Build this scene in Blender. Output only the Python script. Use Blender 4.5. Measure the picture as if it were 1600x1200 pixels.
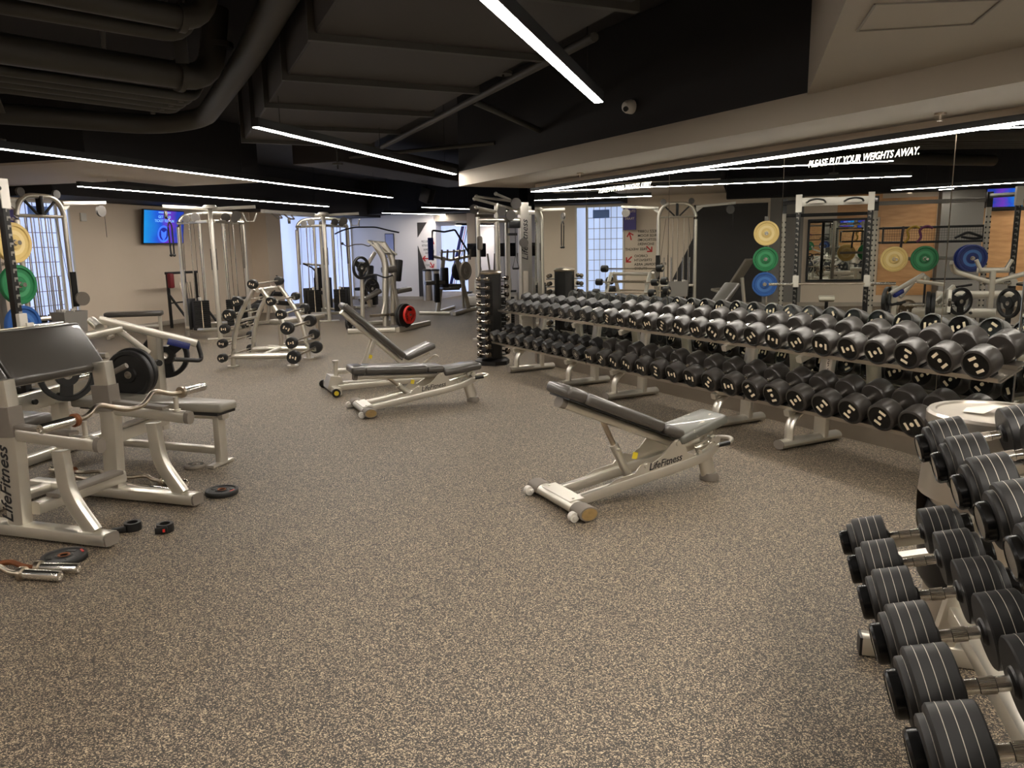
import bpy, bmesh, math, random
from mathutils import Vector, Matrix, Euler
random.seed(7)
PI = math.pi
R2 = math.sqrt(0.5)
scn = bpy.context.scene
COL = scn.collection
for o in list(bpy.data.objects):
    bpy.data.objects.remove(o)

# ------------------------------------------------------------ camera
cam_data = bpy.data.cameras.new('camera')
cam_data.sensor_width = 36.0
cam_data.lens = 1195.0 / 1600.0 * 36.0
cam_data.clip_start = 0.05
cam_data.clip_end = 120
cam = bpy.data.objects.new('camera', cam_data)
COL.objects.link(cam)
_r = Vector((0.88115518, -0.47258869, -0.01501604))
_u = Vector((0.09593359, 0.14759308, 0.98438459))
_f = Vector((0.46299276, 0.86883613, -0.17538954))
_m = Matrix((( _r.x, _u.x, -_f.x, 0.0), (_r.y, _u.y, -_f.y, 0.0), (_r.z, _u.z, -_f.z, 1.5), (0, 0, 0, 1)))
cam.matrix_world = _m
scn.camera = cam

# ------------------------------------------------------------ world and exposure
w = bpy.data.worlds.new('world')
scn.world = w
w.use_nodes = True
w.node_tree.nodes['Background'].inputs[0].default_value = (0.9, 0.95, 1.0, 1)
w.node_tree.nodes['Background'].inputs[1].default_value = 0.3
scn.view_settings.view_transform = 'Standard'
scn.view_settings.look = 'None'
scn.view_settings.exposure = 0.0
scn.view_settings.gamma = 1.0
scn.view_settings.use_curve_mapping = False
LED_STRENGTH = 98.0
LED_COLOR = (1.0, 0.925, 0.84)

# ------------------------------------------------------------ materials
def lin(c):
    return tuple((v / 12.92 if v <= 0.04045 else ((v + 0.055) / 1.055) ** 2.4) for v in [k / 255.0 for k in c])

MATS = {}
def mat(name, rgb, rough=0.5, metal=0.0, emis=None, estr=0.0, spec=None, coat=0.0, var=0.0, vscale=8.0, bump=0.0, bscale=60.0):
    m = bpy.data.materials.new(name)
    m.use_nodes = True
    nt = m.node_tree
    b = nt.nodes['Principled BSDF']
    c = lin(rgb)
    b.inputs['Base Color'].default_value = (*c, 1)
    b.inputs['Roughness'].default_value = rough
    b.inputs['Metallic'].default_value = metal
    if spec is not None: b.inputs['Specular IOR Level'].default_value = spec
    if coat: b.inputs['Coat Weight'].default_value = coat
    if emis:
        b.inputs['Emission Color'].default_value = (*lin(emis), 1)
        b.inputs['Emission Strength'].default_value = estr
    if var > 0 or bump > 0:
        tc = nt.nodes.new('ShaderNodeTexCoord')
    if var > 0:
        n = nt.nodes.new('ShaderNodeTexNoise'); n.inputs['Scale'].default_value = vscale
        n.inputs['Detail'].default_value = 4
        nt.links.new(tc.outputs['Object'], n.inputs['Vector'])
        mx = nt.nodes.new('ShaderNodeMix'); mx.data_type = 'RGBA'
        mx.inputs[6].default_value = (*[v * (1 - var) for v in c], 1)
        mx.inputs[7].default_value = (*[min(1, v * (1 + var)) for v in c], 1)
        nt.links.new(n.outputs['Fac'], mx.inputs[0])
        nt.links.new(mx.outputs[2], b.inputs['Base Color'])
    if bump > 0:
        n2 = nt.nodes.new('ShaderNodeTexNoise'); n2.inputs['Scale'].default_value = bscale
        nt.links.new(tc.outputs['Object'], n2.inputs['Vector'])
        bp = nt.nodes.new('ShaderNodeBump'); bp.inputs['Strength'].default_value = bump
        bp.inputs['Distance'].default_value = 0.002
        nt.links.new(n2.outputs['Fac'], bp.inputs['Height'])
        nt.links.new(bp.outputs['Normal'], b.inputs['Normal'])
    MATS[name] = m
    return m

SILVER = mat('silver_paint', (224, 219, 207), 0.30, 0.85, var=0.06)
SILVER_D = mat('grey_plastic', (112, 104, 94), 0.55, 0.0, var=0.08)
WHITEP = mat('white_paint', (205, 200, 190), 0.4, 0.1)
VINYL = mat('grey_vinyl', (70, 66, 61), 0.30, 0.0, coat=0.4, var=0.12, vscale=5, bump=0.12, bscale=300)
VINYL_L = mat('light_grey_vinyl', (128, 122, 110), 0.4, 0.0, coat=0.2, var=0.08, vscale=5)
RUBBER = mat('black_rubber', (21, 20, 19), 0.5, 0.0, var=0.25, vscale=14, bump=0.1, bscale=120)
URETH = mat('black_urethane', (48, 44, 40), 0.38, 0.0, var=0.12, vscale=10)
URETH_F = mat('gloss_black_face', (8, 8, 8), 0.25, 0.0, coat=0.1, spec=0.3)
BLACKM = mat('black_metal', (24, 23, 22), 0.4, 0.2)
BLACKP = mat('matte_black_paint', (20, 19, 19), 0.8)
CHROME = mat('chrome', (232, 228, 220), 0.22, 1.0)
CHROME_D = mat('worn_chrome', (190, 178, 160), 0.28, 1.0, var=0.2, vscale=30)
STEEL = mat('brushed_steel', (190, 182, 170), 0.3, 0.9, var=0.12, vscale=3)
DARKCHROME = mat('dark_chrome', (150, 140, 128), 0.22, 1.0)
PULLEYM = mat('grey_pulley_plastic', (84, 80, 76), 0.5)
RINGM = mat('pale_ring', (190, 182, 168), 0.35, 0.3)
CREAM = mat('cream_marking', (232, 214, 184), 0.5)
WHITE_T = mat('white_lettering', (245, 245, 225), 0.5, emis=(245, 245, 225), estr=0.0)
INK = mat('black_lettering', (26, 24, 24), 0.5)
RED = mat('red_plastic', (196, 38, 28), 0.4)
RED_T = mat('red_marking', (190, 40, 40), 0.5)
YEL = mat('yellow_sticker', (214, 190, 40), 0.5)
P_YEL = mat('yellow_bumper_rubber', (214, 186, 118), 0.45, var=0.05)
P_GRN = mat('green_bumper_rubber', (30, 112, 66), 0.42, var=0.06)
P_BLU = mat('blue_bumper_rubber', (38, 84, 150), 0.42, var=0.06)
RUST = mat('rusty_steel', (120, 72, 40), 0.6, 0.5, var=0.35, vscale=40)
BLUE_T = mat('blue_sticker', (24, 38, 110), 0.4)
PURPLE = mat('purple_banner', (52, 38, 112), 0.5)
WALLM = mat('beige_wall_paint', (214, 198, 178), 0.75, var=0.05, vscale=1.2)
WALLW = mat('white_wall_paint', (226, 222, 222), 0.7, var=0.03, vscale=1.2)
SOFFM = mat('soffit_plaster', (150, 140, 126), 0.7, var=0.05, vscale=1.5)
CEILB = mat('black_ceiling_paint', (26, 24, 25), 0.85)
DUCTM = mat('dark_grey_duct', (56, 51, 49), 0.7, var=0.1, vscale=2)
PIPEM = mat('brown_grey_pipe', (50, 46, 39), 0.6, var=0.1, vscale=4)
PLINTH = mat('grey_plinth', (166, 156, 142), 0.6, var=0.06)
GREYP = mat('grey_wall_panel', (128, 124, 118), 0.7)
DARKP = mat('charcoal_wall_panel', (52, 49, 47), 0.7, var=0.15, vscale=2)
GLASSD = mat('dark_screen_glass', (10, 12, 20), 0.12)

LEDM = mat('led_diffuser', (255, 250, 240), 0.5)
_b = LEDM.node_tree.nodes['Principled BSDF']
_b.inputs['Emission Color'].default_value = (*LED_COLOR, 1)
_b.inputs['Emission Strength'].default_value = LED_STRENGTH

def mirror_mat():
    m = bpy.data.materials.new('mirror_silver'); m.use_nodes = True
    b = m.node_tree.nodes['Principled BSDF']
    b.inputs['Base Color'].default_value = (0.80, 0.82, 0.79, 1)
    b.inputs['Metallic'].default_value = 1.0
    b.inputs['Roughness'].default_value = 0.0
    return m
MIRROR = mirror_mat()

def floor_mat():
    m = bpy.data.materials.new('speckled_rubber_floor'); m.use_nodes = True
    nt = m.node_tree; b = nt.nodes['Principled BSDF']
    tc = nt.nodes.new('ShaderNodeTexCoord')
    nz = nt.nodes.new('ShaderNodeTexNoise'); nz.inputs['Scale'].default_value = 150; nz.inputs['Detail'].default_value = 2
    nt.links.new(tc.outputs['Object'], nz.inputs['Vector'])
    add = nt.nodes.new('ShaderNodeVectorMath'); add.operation = 'MULTIPLY_ADD'
    add.inputs[1].default_value = (0.009, 0.009, 0.009)
    nt.links.new(nz.outputs['Color'], add.inputs[0]); nt.links.new(tc.outputs['Object'], add.inputs[2])
    v = nt.nodes.new('ShaderNodeTexVoronoi'); v.inputs['Scale'].default_value = 280
    nt.links.new(add.outputs[0], v.inputs['Vector'])
    sp = nt.nodes.new('ShaderNodeSeparateColor'); nt.links.new(v.outputs['Color'], sp.inputs[0])
    cr = nt.nodes.new('ShaderNodeValToRGB')
    e = cr.color_ramp.elements
    e[0].position = 0.0; e[0].color = (*lin((40, 35, 31)), 1)
    e[1].position = 1.0; e[1].color = (*lin((200, 181, 150)), 1)
    for p, c in ((0.55, (52, 46, 40)), (0.63, (92, 81, 67)), (0.78, (136, 121, 100))):
        k = e.new(p); k.color = (*lin(c), 1)
    nt.links.new(sp.outputs[0], cr.inputs[0])
    # broad wear
    n2 = nt.nodes.new('ShaderNodeTexNoise'); n2.inputs['Scale'].default_value = 0.7; n2.inputs['Detail'].default_value = 5
    nt.links.new(tc.outputs['Object'], n2.inputs['Vector'])
    mr = nt.nodes.new('ShaderNodeMapRange'); mr.inputs[3].default_value = 0.82; mr.inputs[4].default_value = 1.12
    nt.links.new(n2.outputs['Fac'], mr.inputs[0])
    mu = nt.nodes.new('ShaderNodeVectorMath'); mu.operation = 'SCALE'
    nt.links.new(cr.outputs['Color'], mu.inputs[0]); nt.links.new(mr.outputs[0], mu.inputs['Scale'])
    nt.links.new(mu.outputs[0], b.inputs['Base Color'])
    b.inputs['Roughness'].default_value = 0.6
    bp = nt.nodes.new('ShaderNodeBump'); bp.inputs['Strength'].default_value = 0.35; bp.inputs['Distance'].default_value = 0.002
    nt.links.new(sp.outputs[0], bp.inputs['Height']); nt.links.new(bp.outputs['Normal'], b.inputs['Normal'])
    return m
FLOORM = floor_mat()

def wood_mat():
    m = bpy.data.materials.new('oak_panelling'); m.use_nodes = True
    nt = m.node_tree; b = nt.nodes['Principled BSDF']
    tc = nt.nodes.new('ShaderNodeTexCoord'); mp = nt.nodes.new('ShaderNodeMapping')
    mp.inputs['Rotation'].default_value = (0.75, 0, 0); mp.inputs['Scale'].default_value = (1.2, 1.2, 6)
    nt.links.new(tc.outputs['Object'], mp.inputs['Vector'])
    n = nt.nodes.new('ShaderNodeTexNoise'); n.inputs['Scale'].default_value = 2.2; n.inputs['Detail'].default_value = 6
    nt.links.new(mp.outputs[0], n.inputs['Vector'])
    cr = nt.nodes.new('ShaderNodeValToRGB')
    cr.color_ramp.elements[0].position = 0.3; cr.color_ramp.elements[0].color = (*lin((182, 132, 84)), 1)
    cr.color_ramp.elements[1].position = 0.7; cr.color_ramp.elements[1].color = (*lin((214, 164, 112)), 1)
    nt.links.new(n.outputs['Fac'], cr.inputs[0]); nt.links.new(cr.outputs[0], b.inputs['Base Color'])
    b.inputs['Roughness'].default_value = 0.45
    return m
WOOD = wood_mat()

def window_mat(name, base, strength, streak=0.25, grid=False):
    m = bpy.data.materials.new(name); m.use_nodes = True
    nt = m.node_tree; b = nt.nodes['Principled BSDF']
    tc = nt.nodes.new('ShaderNodeTexCoord'); mp = nt.nodes.new('ShaderNodeMapping')
    mp.inputs['Scale'].default_value = (1, 1, 0.25)
    nt.links.new(tc.outputs['Object'], mp.inputs['Vector'])
    n = nt.nodes.new('ShaderNodeTexNoise'); n.inputs['Scale'].default_value = 1.6; n.inputs['Detail'].default_value = 3
    nt.links.new(mp.outputs[0], n.inputs['Vector'])
    cr = nt.nodes.new('ShaderNodeValToRGB')
    c = lin(base)
    cr.color_ramp.elements[0].position = 0.35; cr.color_ramp.elements[0].color = (*[v * (1 - streak) for v in c], 1)
    cr.color_ramp.elements[1].position = 0.65; cr.color_ramp.elements[1].color = (*c, 1)
    nt.links.new(n.outputs['Fac'], cr.inputs[0])
    nt.links.new(cr.outputs[0], b.inputs['Emission Color'])
    b.inputs['Base Color'].default_value = (0.3, 0.33, 0.38, 1)
    b.inputs['Roughness'].default_value = 0.3
    b.inputs['Emission Strength'].default_value = strength
    return m
WINM = window_mat('frosted_window_glass', (176, 194, 238), 1.35)
WINB = window_mat('bright_window_glass', (200, 216, 250), 1.5, 0.1)

# ------------------------------------------------------------ mesh helper
def V(*a): return Vector(a)

def ring2d(rx, ry, n):
    return [(math.cos(2 * PI * k / n) * rx, math.sin(2 * PI * k / n) * ry) for k in range(n)]

def rrect2d(wd, ht, r, n=4):
    out = []
    for cx, cy, a0 in ((wd / 2 - r, ht / 2 - r, 0), (-wd / 2 + r, ht / 2 - r, PI / 2), (-wd / 2 + r, -ht / 2 + r, PI), (wd / 2 - r, -ht / 2 + r, 1.5 * PI)):
        for k in range(n + 1):
            a = a0 + k / n * PI / 2
            out.append((cx + math.cos(a) * r, cy + math.sin(a) * r))
    return out

def fillet(pts, r, n=5):
    pts = [Vector(p) for p in pts]
    out = [pts[0]]
    for i in range(1, len(pts) - 1):
        a, b, c = pts[i - 1], pts[i], pts[i + 1]
        d1 = min(r, (a - b).length * 0.49); d2 = min(r, (c - b).length * 0.49)
        p = b + (a - b).normalized() * d1; q = b + (c - b).normalized() * d2
        for k in range(n + 1):
            t = k / n
            out.append(p * (1 - t) ** 2 + b * 2 * t * (1 - t) + q * t * t)
    out.append(pts[-1])
    return out

class B:
    def __init__(s):
        s.bm = bmesh.new(); s.mi = 0; s.M = None
    def _fin(s, faces):
        for f in faces: f.material_index = s.mi
    def _pt(s, p):
        p = Vector(p)
        return s.M @ p if s.M is not None else p
    def mesh(s, verts, faces):
        vs = [s.bm.verts.new(s._pt(v)) for v in verts]
        fs = []
        for f in faces:
            try: fs.append(s.bm.faces.new([vs[i] for i in f]))
            except ValueError: pass
        s._fin(fs)
        return vs, fs
    def box(s, c, sz, R=None, bev=0.0, seg=2):
        hx, hy, hz = sz[0] / 2, sz[1] / 2, sz[2] / 2
        c = Vector(c)
        vs = []
        for z in (-hz, hz):
            for x, y in ((-hx, -hy), (hx, -hy), (hx, hy), (-hx, hy)):
                v = Vector((x, y, z))
                if R is not None: v = R @ v
                vs.append(c + v)
        v, f = s.mesh(vs, [(0, 3, 2, 1), (4, 5, 6, 7), (0, 1, 5, 4), (1, 2, 6, 5), (2, 3, 7, 6), (3, 0, 4, 7)])
        if bev > 0:
            ed = list({e for ff in f for e in ff.edges})
            r = bmesh.ops.bevel(s.bm, geom=ed, offset=bev, segments=seg, profile=0.5, affect='EDGES')
            for ff in r['faces']: ff.material_index = s.mi
        return s
    def sweep(s, pts, sec, up=(0, 0, 1), closed=False, caps=True, scl=None):
        pts = [Vector(p) for p in pts]
        n = len(pts); rings = []; up = Vector(up).normalized()
        for i, p in enumerate(pts):
            if closed: t = pts[(i + 1) % n] - pts[i - 1]
            elif i == 0: t = pts[1] - pts[0]
            elif i == n - 1: t = pts[-1] - pts[-2]
            else: t = (pts[i + 1] - p).normalized() + (p - pts[i - 1]).normalized()
            if t.length < 1e-9: t = Vector((0, 0, 1))
            t.normalize()
            u0 = up
            if abs(t.dot(u0)) > 0.995: u0 = Vector((1, 0, 0)) if abs(t.x) < 0.9 else Vector((0, 1, 0))
            sd = t.cross(u0).normalized(); uu = sd.cross(t).normalized()
            k = scl[i] if scl else 1.0
            rings.append([s.bm.verts.new(s._pt(p + sd * a * k + uu * b * k)) for a, b in sec])
        fs = []; m = len(sec)
        for i in range(n if closed else n - 1):
            r0, r1 = rings[i], rings[(i + 1) % n]
            for k in range(m):
                fs.append(s.bm.faces.new((r0[k], r0[(k + 1) % m], r1[(k + 1) % m], r1[k])))
        if caps and not closed:
            fs.append(s.bm.faces.new(list(reversed(rings[0])))); fs.append(s.bm.faces.new(rings[-1]))
        s._fin(fs)
        return s
    def tube(s, pts, r, seg=10, fil=0.0, closed=False, ry=None, up=(0, 0, 1)):
        if fil > 0 and len(pts) > 2: pts = fillet(pts, fil)
        return s.sweep(pts, ring2d(r, ry or r, seg), up, closed)
    def bar(s, pts, wd, ht, up=(0, 0, 1), rad=None, fil=0.0):
        if fil > 0 and len(pts) > 2: pts = fillet(pts, fil)
        rad = min(wd, ht) * 0.2 if rad is None else rad
        return s.sweep(pts, rrect2d(wd, ht, rad, 2), up)
    def cyl(s, p, q, r, r2=None, seg=20):
        p, q = Vector(p), Vector(q)
        return s.lathe([(0, 0), (r, 0), (r if r2 is None else r2, (q - p).length), (0, (q - p).length)], p, q - p, seg)
    def lathe(s, prof, p=(0, 0, 0), axis=(0, 0, 1), seg=24, mis=None):
        p = Vector(p); ax = Vector(axis).normalized()
        x = ax.orthogonal().normalized(); y = ax.cross(x)
        rings = []
        for r, t in prof:
            if r < 1e-6: rings.append([s.bm.verts.new(s._pt(p + ax * t))])
            else: rings.append([s.bm.verts.new(s._pt(p + ax * t + (x * math.cos(2 * PI * k / seg) + y * math.sin(2 * PI * k / seg)) * r)) for k in range(seg)])
        for i in range(len(rings) - 1):
            a, b = rings[i], rings[i + 1]; fs = []
            for k in range(seg):
                k2 = (k + 1) % seg
                if len(a) == 1 and len(b) == 1: continue
                if len(a) == 1: fs.append(s.bm.faces.new((a[0], b[k2], b[k])))
                elif len(b) == 1: fs.append(s.bm.faces.new((a[k], a[k2], b[0])))
                else: fs.append(s.bm.faces.new((a[k], a[k2], b[k2], b[k])))
            for f in fs: f.material_index = mis[i] if mis else s.mi
        return s
    def prism(s, poly, t, M=None):
        # polygon in local xz plane, thickness along y (centred)
        M = M or Matrix.Identity(4)
        a = [M @ Vector((x, -t / 2, z)) for x, z in poly]; b = [M @ Vector((x, t / 2, z)) for x, z in poly]
        n = len(poly)
        v, f = s.mesh(a + b, [tuple(range(n)), tuple(range(2 * n - 1, n - 1, -1))] + [(k, n + k, n + (k + 1) % n, (k + 1) % n) for k in range(n)])
        return s
    def ball(s, c, r, sx=1, sy=1, sz=1, seg=14):
        c = Vector(c)
        prof = [(r * math.sin(PI * k / 8), -r * math.cos(PI * k / 8)) for k in range(9)]
        prof[0] = (0, -r); prof[-1] = (0, r)
        old = s.M
        T = Matrix.Translation(c) @ Matrix.Diagonal((sx, sy, sz, 1))
        s.M = (old @ T) if old is not None else T
        s.lathe(prof, seg=seg); s.M = old
        return s
    def pad(s, c, sz, R=None, r=0.03):
        return s.box(c, sz, R, bev=r, seg=3)
    def build(s, name, mats, parent=None, ang=35, loc=None, rot=None):
        bmesh.ops.recalc_face_normals(s.bm, faces=s.bm.faces)
        lim = math.radians(ang)
        for f in s.bm.faces: f.smooth = True
        for e in s.bm.edges:
            if len(e.link_faces) == 2:
                try: e.smooth = e.calc_face_angle() < lim
                except ValueError: e.smooth = False
        me = bpy.data.meshes.new(name)
        s.bm.to_mesh(me); s.bm.free()
        for m in (mats if isinstance(mats, (list, tuple)) else [mats]): me.materials.append(m)
        o = bpy.data.objects.new(name, me); COL.objects.link(o)
        if parent is not None: o.parent = parent
        if loc is not None: o.location = loc
        if rot is not None: o.rotation_euler = rot
        return o

def RY(a): return Matrix.Rotation(math.radians(a), 3, 'Y')
def RZ(a): return Matrix.Rotation(math.radians(a), 3, 'Z')
def RX(a): return Matrix.Rotation(math.radians(a), 3, 'X')

def tag(o, label, cat, group=None):
    o['label'] = label; o['category'] = cat
    if group: o['group'] = group
    return o
def thing(name, label, cat, loc=(0, 0, 0), rz=0.0, group=None):
    o = bpy.data.objects.new(name, None); COL.objects.link(o)
    o.empty_display_size = 0.1
    o.location = loc; o.rotation_euler = (0, 0, math.radians(rz))
    return tag(o, label, cat, group)
def struct(name, b, m, kind='structure', **k):
    o = b.build(name, m, **k); o['kind'] = kind; return o
def copy_tree(o, parent=None):
    c = o.copy(); COL.objects.link(c)
    if parent is not None: c.parent = parent
    for ch in list(o.children): copy_tree(ch, c)
    return c

def text(name, s, size, m, parent, M, extrude=0.001, shear=0.0, bold=0.0, align='CENTER', sx=1.0):
    cu = bpy.data.curves.new(name, 'FONT'); cu.body = s; cu.size = size; cu.extrude = extrude
    cu.shear = shear; cu.offset = bold; cu.align_x = align; cu.align_y = 'CENTER'; cu.resolution_u = 3
    t = bpy.data.objects.new('tmp', cu)
    me = bpy.data.meshes.new_from_object(t)
    bpy.data.objects.remove(t); bpy.data.curves.remove(cu)
    me.transform(M @ Matrix.Diagonal((sx, 1, 1, 1)))
    me.materials.clear(); me.materials.append(m); me.name = name
    o = bpy.data.objects.new(name, me); COL.objects.link(o)
    if parent is not None: o.parent = parent
    return o
def frame(origin, xdir, ydir):
    # matrix whose local x runs along xdir and local y along ydir
    x = Vector(xdir).normalized(); y = Vector(ydir).normalized(); z = x.cross(y).normalized(); y = z.cross(x)
    return Matrix(((x.x, y.x, z.x, origin[0]), (x.y, y.y, z.y, origin[1]), (x.z, y.z, z.z, origin[2]), (0, 0, 0, 1)))
def P45(a, b, z=0.0):
    # a runs away from the far left wall, b runs along it
    return ((a + b) * R2, (b - a) * R2, z)
ORD = ['first', 'second', 'third', 'fourth', 'fifth', 'sixth', 'seventh', 'eighth', 'ninth', 'tenth', 'eleventh', 'twelfth', 'thirteenth', 'fourteenth', 'fifteenth', 'sixteenth', 'seventeenth', 'eighteenth', 'nineteenth', 'twentieth', 'twenty-first', 'twenty-second', 'twenty-third', 'twenty-fourth', 'twenty-fifth', 'twenty-sixth', 'twenty-seventh', 'twenty-eighth', 'twenty-ninth', 'thirtieth']
# ============================================================ ROOM SHELL
def slab(name, x0, x1, y0, y1, z0, z1, m, rz=0, kind='structure'):
    b = B(); b.box(((x0 + x1) / 2, (y0 + y1) / 2, (z0 + z1) / 2), (abs(x1 - x0), abs(y1 - y0), abs(z1 - z0)))
    o = b.build(name, m)
    if rz: o.rotation_euler = (0, 0, math.radians(rz))
    if kind: o['kind'] = kind
    return o
# P45 frame: object rotated -45 degrees about the world origin has local x = a, local y = b
def slab45(name, a0, a1, b0, b1, z0, z1, m, kind='structure'):
    return slab(name, a0, a1, b0, b1, z0, z1, m, rz=-45, kind=kind)

# floor and ceiling follow the diagonal plan of the room
slab45('floor', -12.2, 6.5, -4.6, 26.2, -0.12, 0.0, FLOORM)
slab45('ceiling', -12.2, 6.5, -4.6, 26.2, 3.45, 3.6, CEILB)
slab45('wall_left', -11.85, -11.667, -4.6, 21.6, 0, 3.45, WALLM)
slab45('wall_back', -11.667, -8.95, 21.5, 21.7, 0, 3.45, WALLW)
slab45('wall_near', -11.85, 1.9, -4.6, -4.45, 0, 3.45, WALLM)
slab45('wall_far', -9.5, 6.5, 24.2, 24.4, 0, 3.45, WALLW)
slab45('wall_right', 1.66, 1.85, -4.5, 5.467, 0, 3.45, WALLM)
slab('wall_mirror', 5.045, 5.25, 2.72, 8.75, 0, 3.45, WALLM)
slab45('wall_end', 2.6, 2.75, 9.8, 24.3, 0, 3.45, WALLM)
slab('wall_pier', 5.25, 8.6, 8.6, 8.75, 0, 3.45, CEILB)

BULKM = mat('bulkhead_plaster', (196, 184, 166), 0.7, var=0.04, vscale=1.5)
# dark upper band, bulkhead, soffit
slab45('trim_1', -11.66, -10.6, 9.87, 21.45, 2.45, 3.44, CEILB)
slab45('trim_12', -11.66, -11.1, -4.4, 7.58, 2.45, 3.44, CEILB)
slab45('trim_2', -10.6, -6.0, 20.6, 21.49, 2.52, 3.44, CEILB)
b = B()
def poly_slab(b, pts, z0, z1):
    n = len(pts)
    b.mesh([(x, y, z0) for x, y in pts] + [(x, y, z1) for x, y in pts],
           [tuple(range(n)), tuple(range(2 * n - 1, n - 1, -1))] + [(k, (k + 1) % n, n + (k + 1) % n, n + k) for k in range(n)])
poly_slab(b, [P45(a_, b_)[:2] for a_, b_ in ((-11.66, 7.6), (-7.6, 7.6), (-7.6, 11.05), (-9.25, 11.05), (-9.25, 9.86), (-11.66, 9.86))], 2.6, 2.63)
struct('ceiling_bulkhead', b, BULKM)
b = B()
poly_slab(b, [P45(a_, b_)[:2] for a_, b_ in ((-11.66, 7.601), (-7.601, 7.601), (-7.601, 11.049), (-9.25, 11.049), (-9.25, 9.859), (-11.66, 9.859))], 2.6305, 3.44)
struct('ceiling_bulkhead', b, CEILB)
# soffit over the mirrors: plaster below, black paint above
slab('ceiling_soffit', 4.27, 6.2, -3.0, 9.4, 2.3, 2.485, SOFFM)
slab('ceiling_soffit', 4.272, 6.2, -3.0, 9.398, 2.4855, 3.445, CEILB)
b = B()
poly_slab(b, [(4.268, 3.773), (-2.4, -2.9), (4.268, -2.9)], 2.472, 3.44)
struct('ceiling_panel', b, SOFFM)
b = B()
hp = [(3.229, 2.58), (3.616, 2.274), (3.367, 2.0), (2.94, 2.27)]
for i in range(4):
    p, q = hp[i], hp[(i + 1) % 4]
    b.bar([(p[0], p[1], 2.470), (q[0], q[1], 2.470)], 0.012, 0.008)
struct('trim_3', b, SILVER_D)

# plinth and skirtings
slab('baseboard_mirror', 5.02, 5.046, 2.75, 8.75, 0, 0.143, PLINTH)
slab45('baseboard_right', 1.635, 1.661, -4.4, 5.44, 0, 0.143, PLINTH)
slab45('baseboard_left', -11.667, -11.64, -4.4, 21.5, 0, 0.09, PLINTH)
slab45('baseboard_back', -11.6, -8.95, 21.47, 21.5, 0, 0.09, PLINTH)

# charcoal, oak and grey panelling of the long wall
slab45('trim_4', -11.667, -11.645, 6.67, 8.32, 0.09, 2.35, DARKP)
b = B()
vs = [(-11.644, 9.05, 0.09), (-11.644, 8.32, 0.09), (-11.644, 8.32, 1.6)]
b.mesh([vs[0], vs[1], vs[2]] + [(v[0] - 0.02, v[1], v[2]) for v in vs], [(0, 1, 2), (5, 4, 3), (0, 3, 4, 1), (1, 4, 5, 2), (2, 5, 3, 0)])
o = struct('trim_5', b, DARKP); o.rotation_euler = (0, 0, -PI / 4)
slab45('trim_6', -11.667, -11.645, 5.9, 6.62, 0.09, 2.6, GREYP)
slab45('trim_7', -11.667, -11.645, 4.3, 5.2, 1.95, 2.6, WOOD)
slab45('trim_8', -11.667, -11.64, 3.22, 4.32, 0.25, 2.35, WOOD)
slab45('wall_pillar', -11.667, -11.35, 2.4, 3.2, 0, 3.45, GREYP)
slab45('trim_9', -11.667, -11.64, -0.5, 2.38, 0.25, 2.2, WOOD)
slab45('wall_column', -11.667, -11.2, 16.45, 17.05, 0, 2.45, WALLM)
# windows of the long wall
def window(n, a, b0, b1, z0, z1, m, grid=None):
    o = slab45('window_%d' % n, a, a + 0.02, b0, b1, z0, z1, m)
    f = B()
    for (y0, y1, w0, w1) in ((b0 - 0.04, b0, z0 - 0.04, z1 + 0.04), (b1, b1 + 0.04, z0 - 0.04, z1 + 0.04), (b0, b1, z0 - 0.04, z0), (b0, b1, z1, z1 + 0.04)):
        f.box((a + 0.02, (y0 + y1) / 2, (w0 + w1) / 2), (0.05, y1 - y0, w1 - w0))
    fo = f.build('window_frame', WHITEP, o)
    if grid:
        g = B()
        nb, nz = grid
        for k in range(1, nb): g.box((a + 0.024, b0 + (b1 - b0) * k / nb, (z0 + z1) / 2), (0.006, 0.012, z1 - z0))
        for k in range(1, nz): g.box((a + 0.024, (b0 + b1) / 2, z0 + (z1 - z0) * k / nz), (0.006, b1 - b0, 0.012))
        g.build('glazing_bar', GREYP, o)
    return o
window(1, -11.667, 9.98, 10.82, 0.12, 2.38, WINM, (6, 9))
window(2, -11.667, 10.88, 11.1, 0.12, 2.38, WINM)
window(3, -11.667, 17.1, 21.45, 0.1, 2.42, WINM)
# far entrance: glazing with bright daylight behind the lobby
b = B(); b.box((0, 0, 0), (1.06, 0.02, 1.95)); o = struct('window_5', b, WINM); o.location = P45(-8.28, 21.85, 1.2); o.rotation_euler = (0, 0, -PI / 4)
slab45('wall_lobby', -8.95, -8.85, 21.5, 24.2, 0, 3.45, WALLW)
slab45('ceiling_lobby', -8.9, 2.6, 21.5, 24.2, 2.3, 2.5, SOFFM)
slab45('wall_partition', -7.75, -7.5, 21.2, 21.5, 0, 2.5, WALLM)
slab45('wall_screen', -6.9, -3.6, 21.1, 21.3, 0, 2.5, WALLW)

# diagonal blue and red stripes on the glazing
t = thing('window_decal', 'blue and red diagonal stripes on the bright lobby glass', 'decal', P45(-8.28, 21.83, 0), -45)
for k, (dx, wd, m) in enumerate(((-0.16, 0.16, BLUE_T), (0.06, 0.035, RED_T), (0.17, 0.03, BLUE_T))):
    q = B(); q.prism([(dx * 0.6 - 0.22, 0.4), (dx * 0.6 - 0.22 + wd * 0.6, 0.4), (dx * 0.6 + 0.22 + wd * 0.6, 2.15), (dx * 0.6 + 0.22, 2.15)], 0.006)
    q.build('stripe', m, t)

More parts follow.
